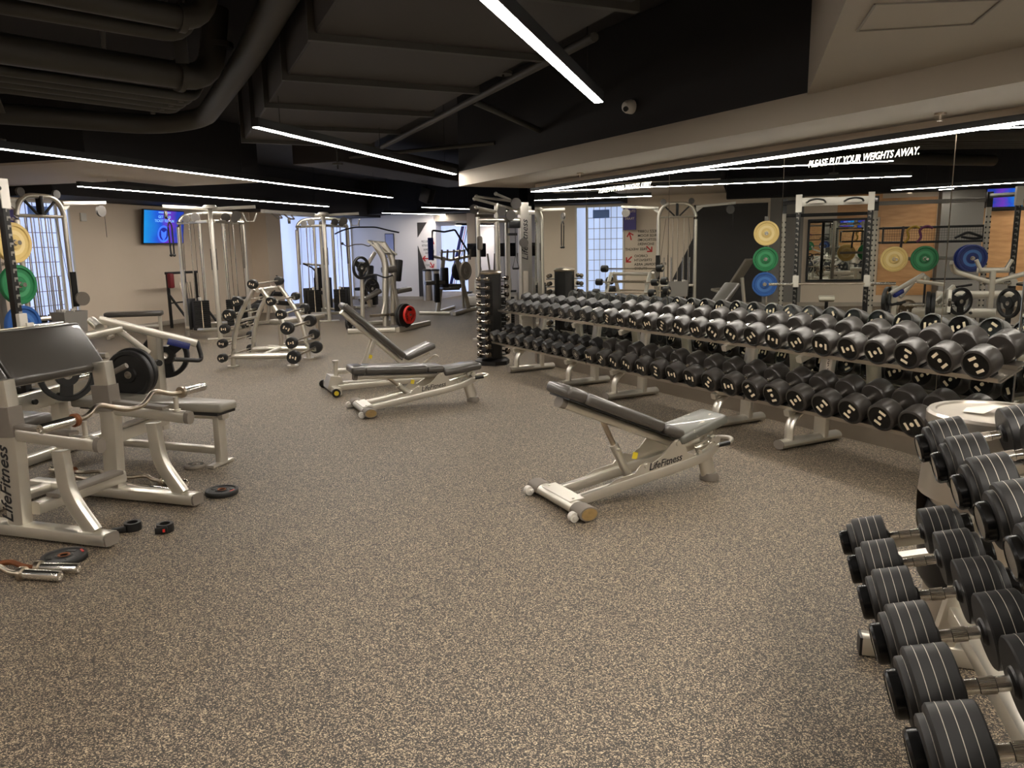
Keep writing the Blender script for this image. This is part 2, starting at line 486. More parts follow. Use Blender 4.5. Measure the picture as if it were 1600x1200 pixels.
# ---- mirrors (panels lean forward very slightly)
MP = [(2.705, 3.205, 'narrow mirror panel in the corner above the dumbbell rack'),
      (3.212, 4.641, 'mirror panel with the large cream lettering, next to the corner panel'),
      (4.648, 6.081, 'middle mirror panel without lettering above the dumbbell rack'),
      (6.088, 7.545, 'mirror panel with the farther, smaller looking cream lettering'),
      (7.552, 8.74, 'last mirror panel, nearest the small chrome dumbbell tower')]
lean = math.radians(0.25)
mirrors = []
for y0, y1, lb in MP:
    b = B(); b.box((0, 0, 1.03), (0.006, y1 - y0, 2.06))
    o = b.build('wall_mirror', MIRROR)
    o.location = (5.038, (y0 + y1) / 2, 0.145); o.rotation_euler = (0, -lean, 0)
    tag(o, lb, 'mirror', 'mirror panels along the dumbbell wall'); mirrors.append(o)
for k, (b0, b1) in enumerate(((5.44, 4.05), (4.04, 2.65), (2.64, 1.25), (1.24, -0.15), (-0.16, -1.55))):
    b = B(); b.box((1.652, (b0 + b1) / 2, 1.175), (0.006, abs(b1 - b0), 2.06))
    o = b.build('wall_mirror', MIRROR); o.rotation_euler = (0, 0, -PI / 4)
    tag(o, ('mirror panel turned diagonally beside the corner at the frame edge', 'diagonal mirror panel behind the waste bin',
            'diagonal mirror panel behind the nearest dumbbell rack', 'diagonal mirror panel beyond the nearest rack, seen only in reflection',
            'last diagonal mirror panel, seen only in reflection')[k], 'mirror', 'mirror panels of the diagonal wall')
for mi, yc in ((1, 3.93), (3, 6.83)):
    o = mirrors[mi]; pc = MP[mi]
    M = frame((-0.0034, yc - (pc[0] + pc[1]) / 2, 1.965), (0, -1, 0), (0, 0, 1))
    text('lettering', 'PLEASE PUT YOUR WEIGHTS AWAY.', 0.072, WHITE_T, o, M, 0.0003, 0.25, 0.0012, sx=0.80)

# ============================================================ LED STRIP LIGHTS
def led(p, q, label, w_=0.055, group='linear ceiling lights', hang=3.44, name='linear_light', h_=0.05):
    p, q = Vector(p), Vector(q); L = (q - p).length
    t = thing(name, label, 'light', p, math.degrees(math.atan2(q.y - p.y, q.x - p.x)), group)
    b = B(); b.box((L / 2, 0, h_ / 2), (L, w_ + 0.012, h_ + 0.02)); b.build('housing', BLACKM, t)
    b = B(); b.box((L / 2, 0, -0.008), (L - 0.01, w_, 0.012), bev=0.003, seg=1); b.build('diffuser', LEDM, t)
    if hang:
        b = B()
        for f in (0.08, 0.5, 0.92): b.cyl((L * f, 0, 0.012 + h_), (L * f, 0, hang - p.z), 0.003, seg=6)
        b.build('suspension_wire', BLACKM, t)
    return t
led((-0.3, 1.16, 2.48), (3.13, 4.55, 2.48), 'bright linear light nearest the camera, above the benches', 0.06)
led((1.19, 6.44, 2.47), (4.25, 9.48, 2.47), 'linear light that ends behind the white soffit corner')
led((-1.35, 7.95, 2.47), (5.0, 14.07, 2.47), 'longest linear light, running in from the near end of the room')
led((-0.13, 12.88, 2.47), (4.64, 17.24, 2.47), 'linear light in front of the wall with the blue television')
led((7.03, 20.58, 2.5), (9.3, 21.3, 2.5), 'far linear light above the pulldown machine, the lower long one')
led((6.79, 17.04, 2.47), (8.37, 17.7, 2.47), 'far linear light just above the crossover machine arms')
led((10.0, 22.3, 2.22), (11.9, 22.5, 2.22), 'farthest linear light under the lobby ceiling', hang=2.3)
led((-3.3, 9.7, 2.40), (-5.9, 2.8, 2.40), 'linear light over the squat racks, seen only in the mirror')
led((-5.6, 11.2, 2.47), (-5.5, 9.9, 2.47), 'short linear light near the oak wall, seen only in the mirror')
led((-6.3, 9.6, 2.47), (-7.6, 7.4, 2.47), 'linear light beside the wall televisions, seen only in the mirror')
led((2.6, 0.75, 2.40), (-0.6, -2.45, 2.40), 'linear light under the white ceiling panel beside the camera', hang=0)
led((-1.5, 3.2, 2.47), (-4.2, 0.6, 2.47), 'added unseen linear light for extra illumination, over the floor behind the camera')  # added out-of-view fill strip, only there to illuminate the room
led((5.7, 9.75, 2.44), (7.4, 11.45, 2.44), 'added linear light that brightens the large cable station, hidden by the soffit')  # added strip tucked behind the soffit to lift the dark cable station
led((4.99, 2.72, 2.212), (4.99, 8.745, 2.212), 'linear light along the top edge of the mirrors', 0.035, group='mirror top lights', hang=0, name='mirror_light', h_=0.022)
led((4.97, 2.66, 2.212), (2.2, -0.11, 2.212), 'linear light along the top edge of the diagonal mirrors', 0.035, group='mirror top lights', hang=0, name='mirror_light', h_=0.022)

# ============================================================ CEILING SERVICES
t = thing('air_duct', 'big rectangular dark grey air duct with flanged seams under the black ceiling', 'duct', (1.109, 2.897, 2.75), -4.4)
b = B(); b.box((0.72, 3.35, 0.26), (1.44, 6.7, 0.52), bev=0.01, seg=1); b.build('duct_body', DUCTM, t)
for yy in (0.7, 1.85, 3.0, 4.15, 5.3, 6.45):
    b = B(); b.box((0.72, yy, 0.26), (1.52, 0.045, 0.60)); b.build('flange', PIPEM, t)
t = thing('air_duct', 'dark duct above the plate-loaded machines at the back', 'duct', (5.3, 14.2, 2.85), -50)
b = B(); b.box((0, 0, 0.18), (0.9, 5.5, 0.34), bev=0.01, seg=1); b.build('duct_body', DUCTM, t)

def pipe(name, label, pts, r, m=PIPEM, group=None, fil=0.15, collars=()):
    t = thing(name, label, 'pipe', pts[0], 0, group)
    b = B(); p0 = Vector(pts[0]); b.tube([Vector(p) - p0 for p in pts], r, 14, fil=fil); b.build('pipe_run', m, t)
    for c, ax in collars:
        q = B(); q.cyl(Vector(c) - p0 - Vector(ax) * 0.02, Vector(c) - p0 + Vector(ax) * 0.02, r * 1.25, seg=14); q.build('pipe_collar', m, t)
    return t
G = 'drain pipes over the left side'
pipe('ceiling_pipe', 'thickest brown-grey pipe of the bundle, ending in an upturned elbow', [(-4.5, 4.95, 2.85), (0.94, 6.78, 2.85), (1.02, 6.80, 3.4)], 0.10, group=G, fil=0.22, collars=[((0.70, 6.70, 2.85), (1, 0.34, 0)), ((1.01, 6.80, 3.12), (0, 0, 1))])
for k, lb in enumerate(('thin pipe directly beside the thickest pipe of the bundle', 'second thin pipe counted from the thickest pipe', 'third thin pipe counted from the thickest pipe', 'outermost thin pipe of the bundle')):
    y = 7.5 + 0.24 * k
    pipe('ceiling_pipe', lb, [(-4.5, y - 2.05, 2.84), (0.88 - 0.03 * k, y + 0.02, 2.84), (0.98 - 0.03 * k, y + 0.2, 3.0)], 0.04, group=G, fil=0.08, collars=[((0.78 - 0.06 * k, y + 0.02, 2.84), (1, 0.08, 0))])
pipe('ceiling_pipe', 'broad pipe running low behind the bundle', [(-4.5, 8.55, 2.85), (0.7, 9.35, 2.85), (1.15, 9.0, 2.9), (1.18, 6.5, 2.98), (1.1, 4.5, 3.0)], 0.10, group=G, fil=0.3)
pipe('ceiling_pipe', 'upper pipe that crosses the frame edge above the bundle', [(-2.8, 4.3, 2.9), (0.72, 5.40, 2.92), (0.85, 5.44, 3.4)], 0.07, group=G, collars=[((0.6, 5.37, 2.92), (1, 0.3, 0))])
pipe('ceiling_pipe', 'lower pipe that crosses the frame edge above the bundle', [(-2.8, 4.75, 2.88), (0.66, 5.72, 2.9), (0.8, 5.76, 3.4)], 0.05, group=G)
pipe('sprinkler_pipe', 'thin sprinkler pipe beside the long edge of the big duct', [(2.72, 4.0, 2.72), (3.2, 9.6, 2.72)], 0.028, group='sprinkler pipes')
pipe('sprinkler_pipe', 'thin sprinkler pipe crossing towards the soffit', [(3.02, 6.3, 2.76), (4.27, 7.3, 2.72)], 0.03, group='sprinkler pipes')
pipe('sprinkler_pipe', 'thin sprinkler pipe in the dark gap before the soffit end', [(3.1, 10.3, 2.72), (4.27, 8.35, 2.72)], 0.024, group='sprinkler pipes')
pipe('cable_conduit', 'sagging black cable between the pipes', [(-0.5, 6.1, 3.25), (0.0, 6.15, 3.17), (0.6, 6.2, 3.25), (0.9, 6.25, 3.4)], 0.012, BLACKM, fil=0.3)
b = B(); b.bar([(0.62, 5.9, 3.44), (0.66, 6.05, 2.8)], 0.09, 0.02); b.bar([(0.2, 5.2, 3.44), (0.2, 7.2, 3.0)], 0.04, 0.04)
tag(b.build('pipe_bracket', BLACKM), 'black steel bracket holding the pipe bundle', 'bracket')
b = B(); b.bar([(-0.72, 7.4, 3.4), (-0.6, 8.2, 2.72)], 0.05, 0.02)
tag(b.build('pipe_strap', PIPEM), 'hanging metal strap beside the low broad pipe', 'bracket')

def sprinkler(loc, label):
    t = thing('fire_sprinkler', label, 'sprinkler', loc, 0, 'fire sprinklers')
    b = B(); b.cyl((0, 0, -0.012), (0, 0, 0), 0.035, seg=18); b.build('escutcheon', CHROME_D, t)
    b = B(); b.cyl((0, 0, -0.045), (0, 0, -0.01), 0.008, seg=8); b.cyl((0, 0, -0.05), (0, 0, -0.045), 0.018, seg=12); b.build('sprinkler_head', CHROME_D, t)
sprinkler((4.80, 3.18, 2.3), 'small sprinkler in the soffit near the corner of the mirrors')
sprinkler((4.78, 7.30, 2.3), 'small sprinkler in the soffit above the far lettering')
def rosette(loc, label):
    t = thing('fire_sprinkler', label, 'sprinkler', loc, 0, 'fire sprinklers')
    b = B(); b.lathe([(0, 0), (0.07, 0), (0.075, 0.02), (0.02, 0.03), (0, 0.03)]); b.build('escutcheon', PIPEM, t)
    b = B(); b.cyl((0, 0, -0.05), (0, 0, 0), 0.01, seg=8); b.build('sprinkler_head', PIPEM, t)
    b = B(); b.cyl((0, 0, 0.03), (0, 0, 3.44 - loc[2]), 0.012, seg=8); b.build('drop_pipe', PIPEM, t)
rosette((3.0, 5.7, 2.86), 'round grey sprinkler rosette beside the end of the duct near the short light')
rosette((2.9, 10.2, 2.6), 'round grey sprinkler rosette above the middle linear light')
rosette((-0.72, 8.9, 2.56), 'round grey sprinkler rosette over the long linear light')
t = thing('dome_camera', 'small grey dome camera on the black face of the soffit', 'camera', (4.27, 5.69, 2.70))
b = B(); b.cyl((0, 0, 0), (-0.03, 0, 0), 0.06); b.build('camera_base', WHITEP, t)
b = B(); b.lathe([(0.058, 0), (0.055, 0.03), (0.04, 0.055), (0, 0.065)], (-0.03, 0, 0), (-1, 0, -0.1)); b.build('camera_dome', WHITEP, t)
b = B(); b.cyl((-0.075, -0.02, -0.02), (-0.098, -0.03, -0.03), 0.022, seg=14); b.build('camera_lens', BLACKM, t)
t = thing('ceiling_speaker', 'black angular speaker hanging from the dark ceiling before the lobby', 'speaker', (6.5, 16.0, 2.66), -60)
b = B(); b.box((0, 0, 0), (0.26, 0.2, 0.32), RY(20), bev=0.02); b.build('speaker_cabinet', BLACKM, t)
b = B(); b.bar([(0, 0, 0.15), (0, 0, 0.7)], 0.03, 0.03); b.build('speaker_bracket', BLACKM, t)

# ============================================================ WALL ITEMS
def tv(name, label, loc, wd, ht, tilt=0, lines=(), face=0, group=None):
    # faces local +x
    t = thing(name, label, 'television', loc, -45, group)
    R = RY(tilt)
    b = B(); b.box((0, 0, 0), (0.05, wd, ht), R, bev=0.006); b.build('television_housing', BLACKM, t)
    b = B(); c = R @ Vector((0.027, 0, 0)); b.box(c, (0.004, wd - 0.03, ht - 0.03), R)
    m = bpy.data.materials.get('television_picture') or tv_mat()
    b.build('screen', m, t)
    b = B(); b.bar([(-0.16, 0, 0.02), (0, 0, 0)], 0.1, 0.1); b.build('wall_mount', BLACKM, t)
    for s_, z, sz in lines:
        M = frame(R @ Vector((0.0305, 0, z)), R @ Vector((0, 1, 0)), R @ Vector((0, 0, 1)))
        text('screen_text', s_, sz, SCRT, t, M, 0.0004, 0.0, 0.001)
    if face:
        q = B(); M = Matrix.Translation(R @ Vector((0.031, -0.02, -0.14)))
        q.M = M @ R.to_4x4()
        q.lathe([(0, 0), (0.17, 0), (0.17, 0.001), (0, 0.0015)], axis=(1, 0, 0), seg=28); q.mi = 1
        q.M = M @ R.to_4x4() @ Matrix.Translation((0.002, 0, 0))
        q.lathe([(0, 0), (0.13, 0), (0.13, 0.001), (0, 0.0015)], axis=(1, 0, 0), seg=28); q.mi = 0
        q.M = M @ R.to_4x4() @ Matrix.Translation((0.004, 0, -0.02)) @ Matrix.Rotation(PI / 2, 4, 'Z')
        q.prism([(-0.08, 0.09), (0, 0.05), (0.08, 0.09), (0.07, -0.03), (0, -0.12), (-0.07, -0.03)], 0.001)
        q.build('screen_badge', [SCRB, SCRN], t)
    return t
def tv_mat():
    m = bpy.data.materials.new('television_picture'); m.use_nodes = True
    nt = m.node_tree; b = nt.nodes['Principled BSDF']
    tc = nt.nodes.new('ShaderNodeTexCoord'); sx = nt.nodes.new('ShaderNodeSeparateXYZ')
    nt.links.new(tc.outputs['Generated'], sx.inputs[0])
    n = nt.nodes.new('ShaderNodeTexNoise'); n.inputs['Scale'].default_value = 2.5
    nt.links.new(tc.outputs['Generated'], n.inputs['Vector'])
    a = nt.nodes.new('ShaderNodeMath'); a.operation = 'MULTIPLY_ADD'; a.inputs[1].default_value = 0.35
    nt.links.new(n.outputs['Fac'], a.inputs[0]); nt.links.new(sx.outputs['Y'], a.inputs[2])
    cr = nt.nodes.new('ShaderNodeValToRGB'); e = cr.color_ramp.elements
    e[0].position = 0.15; e[0].color = (*lin((20, 140, 215)), 1)
    e[1].position = 1.0; e[1].color = (*lin((28, 60, 170)), 1)
    k = e.new(0.55); k.color = (*lin((26, 80, 205)), 1)
    k = e.new(0.75); k.color = (*lin((110, 50, 190)), 1)
    nt.links.new(a.outputs[0], cr.inputs[0]); nt.links.new(cr.outputs[0], b.inputs['Emission Color'])
    b.inputs['Base Color'].default_value = (0.01, 0.01, 0.02, 1); b.inputs['Emission Strength'].default_value = 1.1
    b.inputs['Roughness'].default_value = 0.2
    return m
SCRT = mat('screen_glyphs', (120, 190, 250), 0.5, emis=(120, 190, 250), estr=1.0)
SCRB = mat('screen_badge_blue', (70, 120, 240), 0.5, emis=(60, 110, 235), estr=1.0)
SCRN = mat('screen_badge_navy', (20, 30, 130), 0.5, emis=(22, 34, 140), estr=1.0)
tv('television', 'wall television with bright blue picture and round badge', P45(-11.5, 13.3, 2.03), 1.16, 0.68, 8,
   [('GET YOUR', 0.2, 0.075), ('TICKET TO RUN', 0.12, 0.075), ('MEMBERS CHALLENGE', 0.29, 0.035)], 1)
tv('television', 'wall television above the oak panel, seen in the mirror beyond the racks', P45(-11.45, 2.02, 2.28), 0.7, 0.42, 8, [('GET YOUR', 0.05, 0.07)], 0, 'televisions by the oak wall')
tv('television', 'second television by the oak wall, half hidden by the rack', P45(-11.45, 1.15, 2.2), 0.7, 0.42, 8, [('TICKET', 0.0, 0.09)], 0, 'televisions by the oak wall')

def wall_plate(name, label, cat, loc, sz, m, rz=-45, sub=None, group=None):
    b = B(); b.box((0, 0, 0), sz, bev=0.004, seg=1)
    o = b.build(name, m); o.location = loc; o.rotation_euler = (0, 0, math.radians(rz)); tag(o, label, cat, group); return o
wall_plate('wall_thermostat', 'small square grey thermostat on the wall beside the window', 'thermostat', P45(-11.65, 11.45, 2.17), (0.03, 0.13, 0.15), WHITEP)
o = wall_plate('notice_board', 'black framed notice sheet on the bluish white back wall', 'poster', P45(-10.35, 21.48, 1.62), (0.30, 0.02, 0.72), BLACKM)
b = B(); b.box((0, -0.012, 0), (0.26, 0.004, 0.68)); b.build('notice_sheet', mat('pale_blue_paper', (150, 160, 205), 0.6), o)
# direction sign on the long wall (seen in the mirror)
def arrow(b, c, ang, s, ud, vd, th=0.16):
    # flat arrow in the plane spanned by ud, vd
    ud, vd = Vector(ud), Vector(vd)
    n = ud.cross(vd).normalized()
    R = Matrix.Rotation(math.radians(ang), 2)
    def P(x, y, d):
        q = R @ Vector((x, y)); return Vector(c) + ud * q.x * s + vd * q.y * s + n * d
    for quad in (((-1, -th), (0.75, -th), (0.75, th), (-1, th)), ((1, 0), (0.1, 0.9), (-0.12, 0.68), (0.56, 0)), ((1, 0), (0.56, 0), (-0.12, -0.68), (0.1, -0.9))):
        k = len(quad)
        b.mesh([P(x, y, 0.002) for x, y in quad] + [P(x, y, -0.001) for x, y in quad], [tuple(range(k)), tuple(range(2 * k - 1, k - 1, -1))] + [(i, k + i, k + (i + 1) % k, (i + 1) % k) for i in range(k)])
t = thing('direction_sign', 'direction lettering with red arrows on the long wall, seen in the mirror', 'sign', P45(-11.66, 9.2, 0), -45)
def sgn_arrow(y, z, ang, s):
    b = B(); arrow(b, (0.0, y, z), ang, s, (0, 1, 0), (0, 0, 1)); b.build('arrow', RED_T, t)
sgn_arrow(0.60, 1.68, 75, 0.10); sgn_arrow(0.14, 1.36, 225, 0.10); sgn_arrow(0.63, 1.12, 315, 0.10)
for s_, y, z in (('MEZZ LOBBY', 0.42, 1.78), ('SURGE ROOM', 0.42, 1.68), ('RESTROOMS', 0.42, 1.58), ('SHOWERS', 0.42, 1.48),
                 ('FREE WEIGHT', 0.72, 1.36), ('CARDIO', 0.5, 1.2), ('STRENGTH', 0.5, 1.1), ('FUNCTIONAL AREA', 0.5, 1.0), ('STUDIO', 0.5, 0.9)):
    # the sign reads from the room: facing +a, so text runs towards -b ... seen mirrored in the mirror
    M = frame((0.002, y, z), (0, 1, 0), (0, 0, 1))
    text('sign_lettering', s_, 0.085, INK, t, M, 0.001, 0, 0.001, align='RIGHT')
b = B(); b.box((0, 0, 0), (0.03, 0.3, 0.56)); o = b.build('hanging_banner', PURPLE)
o.location = P45(-11.45, 9.78, 2.1); o.rotation_euler = (0, 0, -PI / 4); tag(o, 'purple hanging banner beside the gridded window, seen in the mirror', 'banner')
text('banner_lettering', 'STUDIO', 0.075, CREAM, o, frame((0.017, 0, 0.15), (0, 1, 0), (0, 0, 1)), 0.001)
text('banner_lettering', 'TRAIN', 0.075, CREAM, o, frame((0.017, 0, -0.02), (0, 1, 0), (0, 0, 1)), 0.001)
b = B(); b.box((0, 0, 0), (0.02, 0.4, 0.2)); o = b.build('window_poster', mat('sky_blue_poster', (110, 150, 225), 0.5))
o.location = P45(-11.63, 10.5, 2.22); o.rotation_euler = (0, 0, -PI / 4); tag(o, 'small sky blue poster at the top of the gridded window', 'poster')
# far sign wall beside the lobby
t = thing('direction_sign', 'far direction lettering with red arrows beside the lobby entrance', 'sign', P45(-9.0, 21.49, 0), -45)
for s_, z in (('MEZZ LOBBY', 1.72), ('RESTROOMS', 1.6), ('SHOWERS', 1.48), ('SAUNA', 1.38), ('STUDIO', 1.02)):
    text('sign_lettering', s_, 0.085, INK, t, frame((-0.06, -0.003, z), (1, 0, 0), (0, 0, 1)), 0.001, align='RIGHT', sx=0.5)
for x, z, an in ((0.02, 1.68, 60), (-0.2, 1.22, 180), (0.0, 1.02, -60)):
    b = B(); arrow(b, (x, -0.003, z), an, 0.1, (1, 0, 0), (0, 0, 1)); b.build('arrow', RED_T, t)
b = B(); b.mesh([(-9.42, 21.49, 2.28), (-9.12, 21.49, 2.28), (-9.42, 21.49, 1.85)] + [(-9.42, 21.46, 2.28), (-9.12, 21.46, 2.28), (-9.42, 21.46, 1.85)], [(0, 1, 2), (5, 4, 3), (0, 3, 4, 1), (1, 4, 5, 2), (2, 5, 3, 0)])
o = struct('trim_10', b, DARKP); o.rotation_euler = (0, 0, -PI / 4)
b = B(); pp = [(-9.42, 1.85), (-9.36, 1.85), (-9.05, 0.5), (-8.98, 0.09), (-9.38, 0.09)]
pp = [(-9.43, 1.6), (-9.12, 0.7), (-9.08, 0.09), (-9.43, 0.09)]
b.mesh([(x, 21.492, z) for x, z in pp] + [(x, 21.462, z) for x, z in pp], [(0, 1, 2, 3), (7, 6, 5, 4), (0, 4, 5, 1), (1, 5, 6, 2), (2, 6, 7, 3), (3, 7, 4, 0)])
o = struct('trim_11', b, DARKP); o.rotation_euler = (0, 0, -PI / 4)
for k, (a_, lb) in enumerate(((-9.1, 'tall brushed steel bin beside the far direction sign, the darker one'), (-8.83, 'tall brushed steel bin beside the lobby entrance, the brighter one'))):
    t = thing('steel_bin', lb, 'bin', P45(a_ + 0.1, 21.1, 0), -45, 'steel bins by the lobby')
    b = B(); b.lathe([(0, 0), (0.13, 0), (0.13, 0.86), (0, 0.86)]); b.build('bin_body', STEEL, t)
    b = B(); b.lathe([(0.135, 0.86), (0.135, 0.9), (0.1, 0.92), (0, 0.92)]); b.build('bin_lid', BLACKM, t)
# ============================================================ DUMBBELLS ON THE WALL RACK
def db_round():
    # urethane dumbbell, axis along local x, unit head radius 0.09
    t = thing('round_dumbbell', 'x', 'dumbbell')
    for s in (-1, 1):
        b = B()
        b.lathe([(0, 0.055), (0.052, 0.055), (0.080, 0.060), (0.088, 0.070), (0.090, 0.085), (0.090, 0.168), (0.087, 0.178), (0.080, 0.183), (0.074, 0.184)], (0, 0, 0), (s, 0, 0), 30)
        h = b.build('head', URETH, t)
        b = B(); b.lathe([(0.0745, 0.1836), (0.070, 0.180), (0.064, 0.1795), (0, 0.1795)], (0, 0, 0), (s, 0, 0), 30)
        f = b.build('end_face', URETH_F, h)
        b = B()
        for k in (-1, 1): b.box((s * 0.1805, k * 0.040, 0), (0.002, 0.017, 0.046))
        b.cyl((s * 0.179, 0, 0), (s * 0.182, 0, 0), 0.013, seg=12)
        b.build('marking', CREAM, h)
    b = B(); b.lathe([(0, -0.062), (0.017, -0.062), (0.019, -0.03), (0.0195, 0), (0.019, 0.03), (0.017, 0.062), (0, 0.062)], axis=(1, 0, 0), seg=14)
    b.build('handle', CHROME, t)
    return t
def db_octo():
    t = thing('octagonal_dumbbell', 'x', 'dumbbell')
    for s in (-1, 1):
        b = B(); b.lathe([(0, 0.05), (0.05, 0.05), (0.066, 0.062), (0.070, 0.07), (0.070, 0.15), (0.062, 0.165), (0.05, 0.168), (0.048, 0.165), (0, 0.165)], (0, 0, 0), (s, 0, 0), 8)
        h = b.build('head', RUBBER, t, ang=20)
        b = B(); b.lathe([(0.046, 0.1655), (0.042, 0.1665), (0.039, 0.1655)], (0, 0, 0), (s, 0, 0), 20)
        b.build('rim_line', SILVER_D, h)
    b = B(); b.cyl((-0.06, 0, 0), (0.06, 0, 0), 0.016, seg=12); b.build('handle', CHROME_D, t)
    return t
proto_round = db_round(); proto_octo = db_octo()
first = {'r': True, 'o': True}
def place_db(kind, loc, tilt, roll, sc, label, group, num=None, rz=0):
    p = proto_round if kind == 'r' else proto_octo
    o = p if first[kind] else copy_tree(p)
    first[kind] = False
    o.location = loc
    o.rotation_euler = (roll, -math.radians(tilt), math.radians(rz))
    o.scale = (1.0, sc, sc)
    tag(o, label, 'dumbbell', group)
    if num:
        text('number', num, 0.052, RINGM, o, frame((-0.1675, 0, 0), (0, -1, 0), (0, 0, 1)), 0.0006, 0, 0.0)
    return o
TILT = 18
up_y = [8.36, 8.16, 7.96, 7.76, 7.56, 7.34, 7.13, 6.92, 6.70, 6.49, 6.27, 6.05, 5.85, 5.63, 5.42, 5.20, 4.98, 4.77, 4.56, 4.34, 4.12, 3.90, 3.68, 3.46, 3.25, 3.03, 2.81, 2.59]
lo_y = [8.62, 8.41, 8.18, 7.96, 7.74, 7.53, 7.32, 7.11, 6.90, 6.68, 6.45, 6.23, 6.02, 5.81, 5.59, 5.37, 5.15, 4.92, 4.69, 4.46, 4.23, 4.01, 3.79, 3.56, 3.34, 3.11, 2.89, 2.67]
nums_u = ['5', '7', '9', '10', '12', '14', '15', '16', '17', '18']
nums_l = ['20', '20', '22', '22', '25', '17', '25', '30', '18', '30']
ct, st = math.cos(math.radians(TILT)), math.sin(math.radians(TILT))
for tier, ys, X, Z, nn in (('upper', up_y, 4.42, 0.79, nums_u), ('lower', lo_y, 4.32, 0.39, nums_l)):
    nr = 0
    for k, y in enumerate(ys):
        if k < 10:
            L = 0.165
            place_db('o', (X + L * ct, y, Z + L * st), TILT, random.choice((0, PI / 4, PI / 8)) + PI / 8, 1.0 + 0.012 * k,
                     f'black octagonal dumbbell, {ORD[k]} from the chrome tower on the {tier} tray',
                     f'octagonal dumbbells on the {tier} tray', nn[k])
        else:
            L = 0.183; q = (k - 10) / 17.0
            r_ = 0.075 + 0.019 * q + (0.004 if tier == 'lower' else 0)
            n_from = len(ys) - 1 - k
            place_db('r', (X + L * ct, y, Z + L * st), TILT, random.uniform(-1.2, 1.2) + (PI / 2 if k % 3 == 0 else 0), r_ / 0.09,
                     f'black round dumbbell, {ORD[n_from]} from the mirror corner on the {tier} tray',
                     f'round dumbbells on the {tier} tray')

# ---- the racks under them: three units end to end
def wall_rack(y0, y1, legs, label):
    t = thing('dumbbell_rack', label, 'rack', (4.3, y0, 0), 0, 'two-tier dumbbell racks along the mirrors')
    L = y1 - y0
    for X, Z in ((0.12, 0.79), (0.02, 0.39)):
        b = B()
        for s0 in (0.11, 0.30):
            cx = X + s0 * ct; cz = Z + s0 * st - 0.105
            b.box((cx, L / 2, cz), (0.09, L, 0.010), RY(-TILT))
            b.box((cx - 0.046 * ct, L / 2, cz - 0.012), (0.006, L, 0.028), RY(-TILT))
        b.box((X + 0.20 * ct, L / 2, Z + 0.20 * st - 0.125), (0.22, L, 0.01), RY(-TILT))
        b.build('tray', STEEL, t)
        b = B(); b.box((0, 0, 0), (0.07, 0.012, 0.02), RY(-TILT)); sd = b.build('saddle', BLACKP, t)
        n = int(L / 0.105)
        for k in range(n):
            q = sd if k == 0 else sd.copy()
            if k: COL.objects.link(q)
            q.location = (X + 0.11 * ct, (k + 0.5) * L / n, Z + 0.11 * st - 0.094)
    for ly in legs:
        y = ly - y0
        b = B(); b.tube([(0.0, y, 0.042), (0.62, y, 0.042)], 0.05, 14, ry=0.036)
        b.build('foot', SILVER, t)
        b = B(); b.tube([(-0.006, y, 0.042), (0.0, y, 0.042)], 0.05, 14, ry=0.036); b.build('end_cap', SILVER_D, t)
        b = B(); b.tube([(0.10, y, 0.07), (0.10, y, 0.20), (0.22, y, 0.285)], 0.024, 10, fil=0.12, ry=0.042, up=(0, 1, 0)); b.build('front_leg', SILVER, t)
        b = B(); b.bar([(0.44, y, 0.05), (0.45, y, 0.42), (0.50, y, 0.80)], 0.11, 0.05, up=(1, 0, 0)); b.build('upright', SILVER, t)
        b = B(); b.bar([(0.16, y, 0.66), (0.46, y, 0.75)], 0.05, 0.05); b.bar([(0.06, y, 0.27), (0.45, y, 0.38)], 0.05, 0.05); b.build('tray_bracket', SILVER, t)
    return t
wall_rack(6.58, 8.76, (8.13, 6.95), 'two-tier silver dumbbell rack unit beside the chrome dumbbell tower')
wall_rack(4.35, 6.56, (6.10, 4.67), 'middle unit of the silver dumbbell racks under the mirrors')
wall_rack(2.49, 4.33, (3.90,), 'silver dumbbell rack unit in the mirror corner behind the waste bin')
_lr = [x for x in bpy.data.objects if x.name.startswith('dumbbell_rack')][-1]
text('maker_lettering', 'LifeFitness', 0.055, INK, _lr, frame((0.45, 1.38, 0.6), (0, 0, 1), (1, 0, 0)), 0.0006, 0.3)

# ============================================================ CHROME DUMBBELL TOWER
t = thing('dumbbell_tower', 'tall black tower rack with chrome cap at the end of the mirror wall', 'rack', (4.47, 8.93, 0), 28)
b = B(); b.lathe([(0, 0), (0.23, 0), (0.23, 0.05), (0.19, 0.08), (0, 0.08)], seg=8); b.build('base', BLACKM, t)
b = B(); b.lathe([(0, 0.08), (0.135, 0.08), (0.135, 1.17), (0, 1.17)], seg=8); b.build('column', BLACKM, t, ang=20)
b = B(); b.lathe([(0.14, 1.17), (0.145, 1.19), (0.11, 1.215), (0, 1.225)], seg=24); b.build('top_cap', CHROME_D, t)
b = B()
for k in range(10):
    for s in (-1, 1):
        z = 0.14 + k * 0.107
        b.box((s * 0.19, -0.02, z - 0.032), (0.12, 0.16, 0.008))
b.build('cradle', BLACKM, t)
tw = t
p = thing('small_chrome_dumbbell', 'x', 'dumbbell')
for s in (-1, 1):
    b = B(); b.lathe([(0, 0.045), (0.02, 0.045), (0.032, 0.055), (0.034, 0.09), (0.028, 0.105), (0, 0.107)], axis=(s, 0, 0), seg=16); b.build('head', DARKCHROME, p)
b = B(); b.cyl((-0.05, 0, 0), (0.05, 0, 0), 0.012, seg=10); b.build('handle', CHROME, p)
bpy.context.view_layer.update()
fst = True
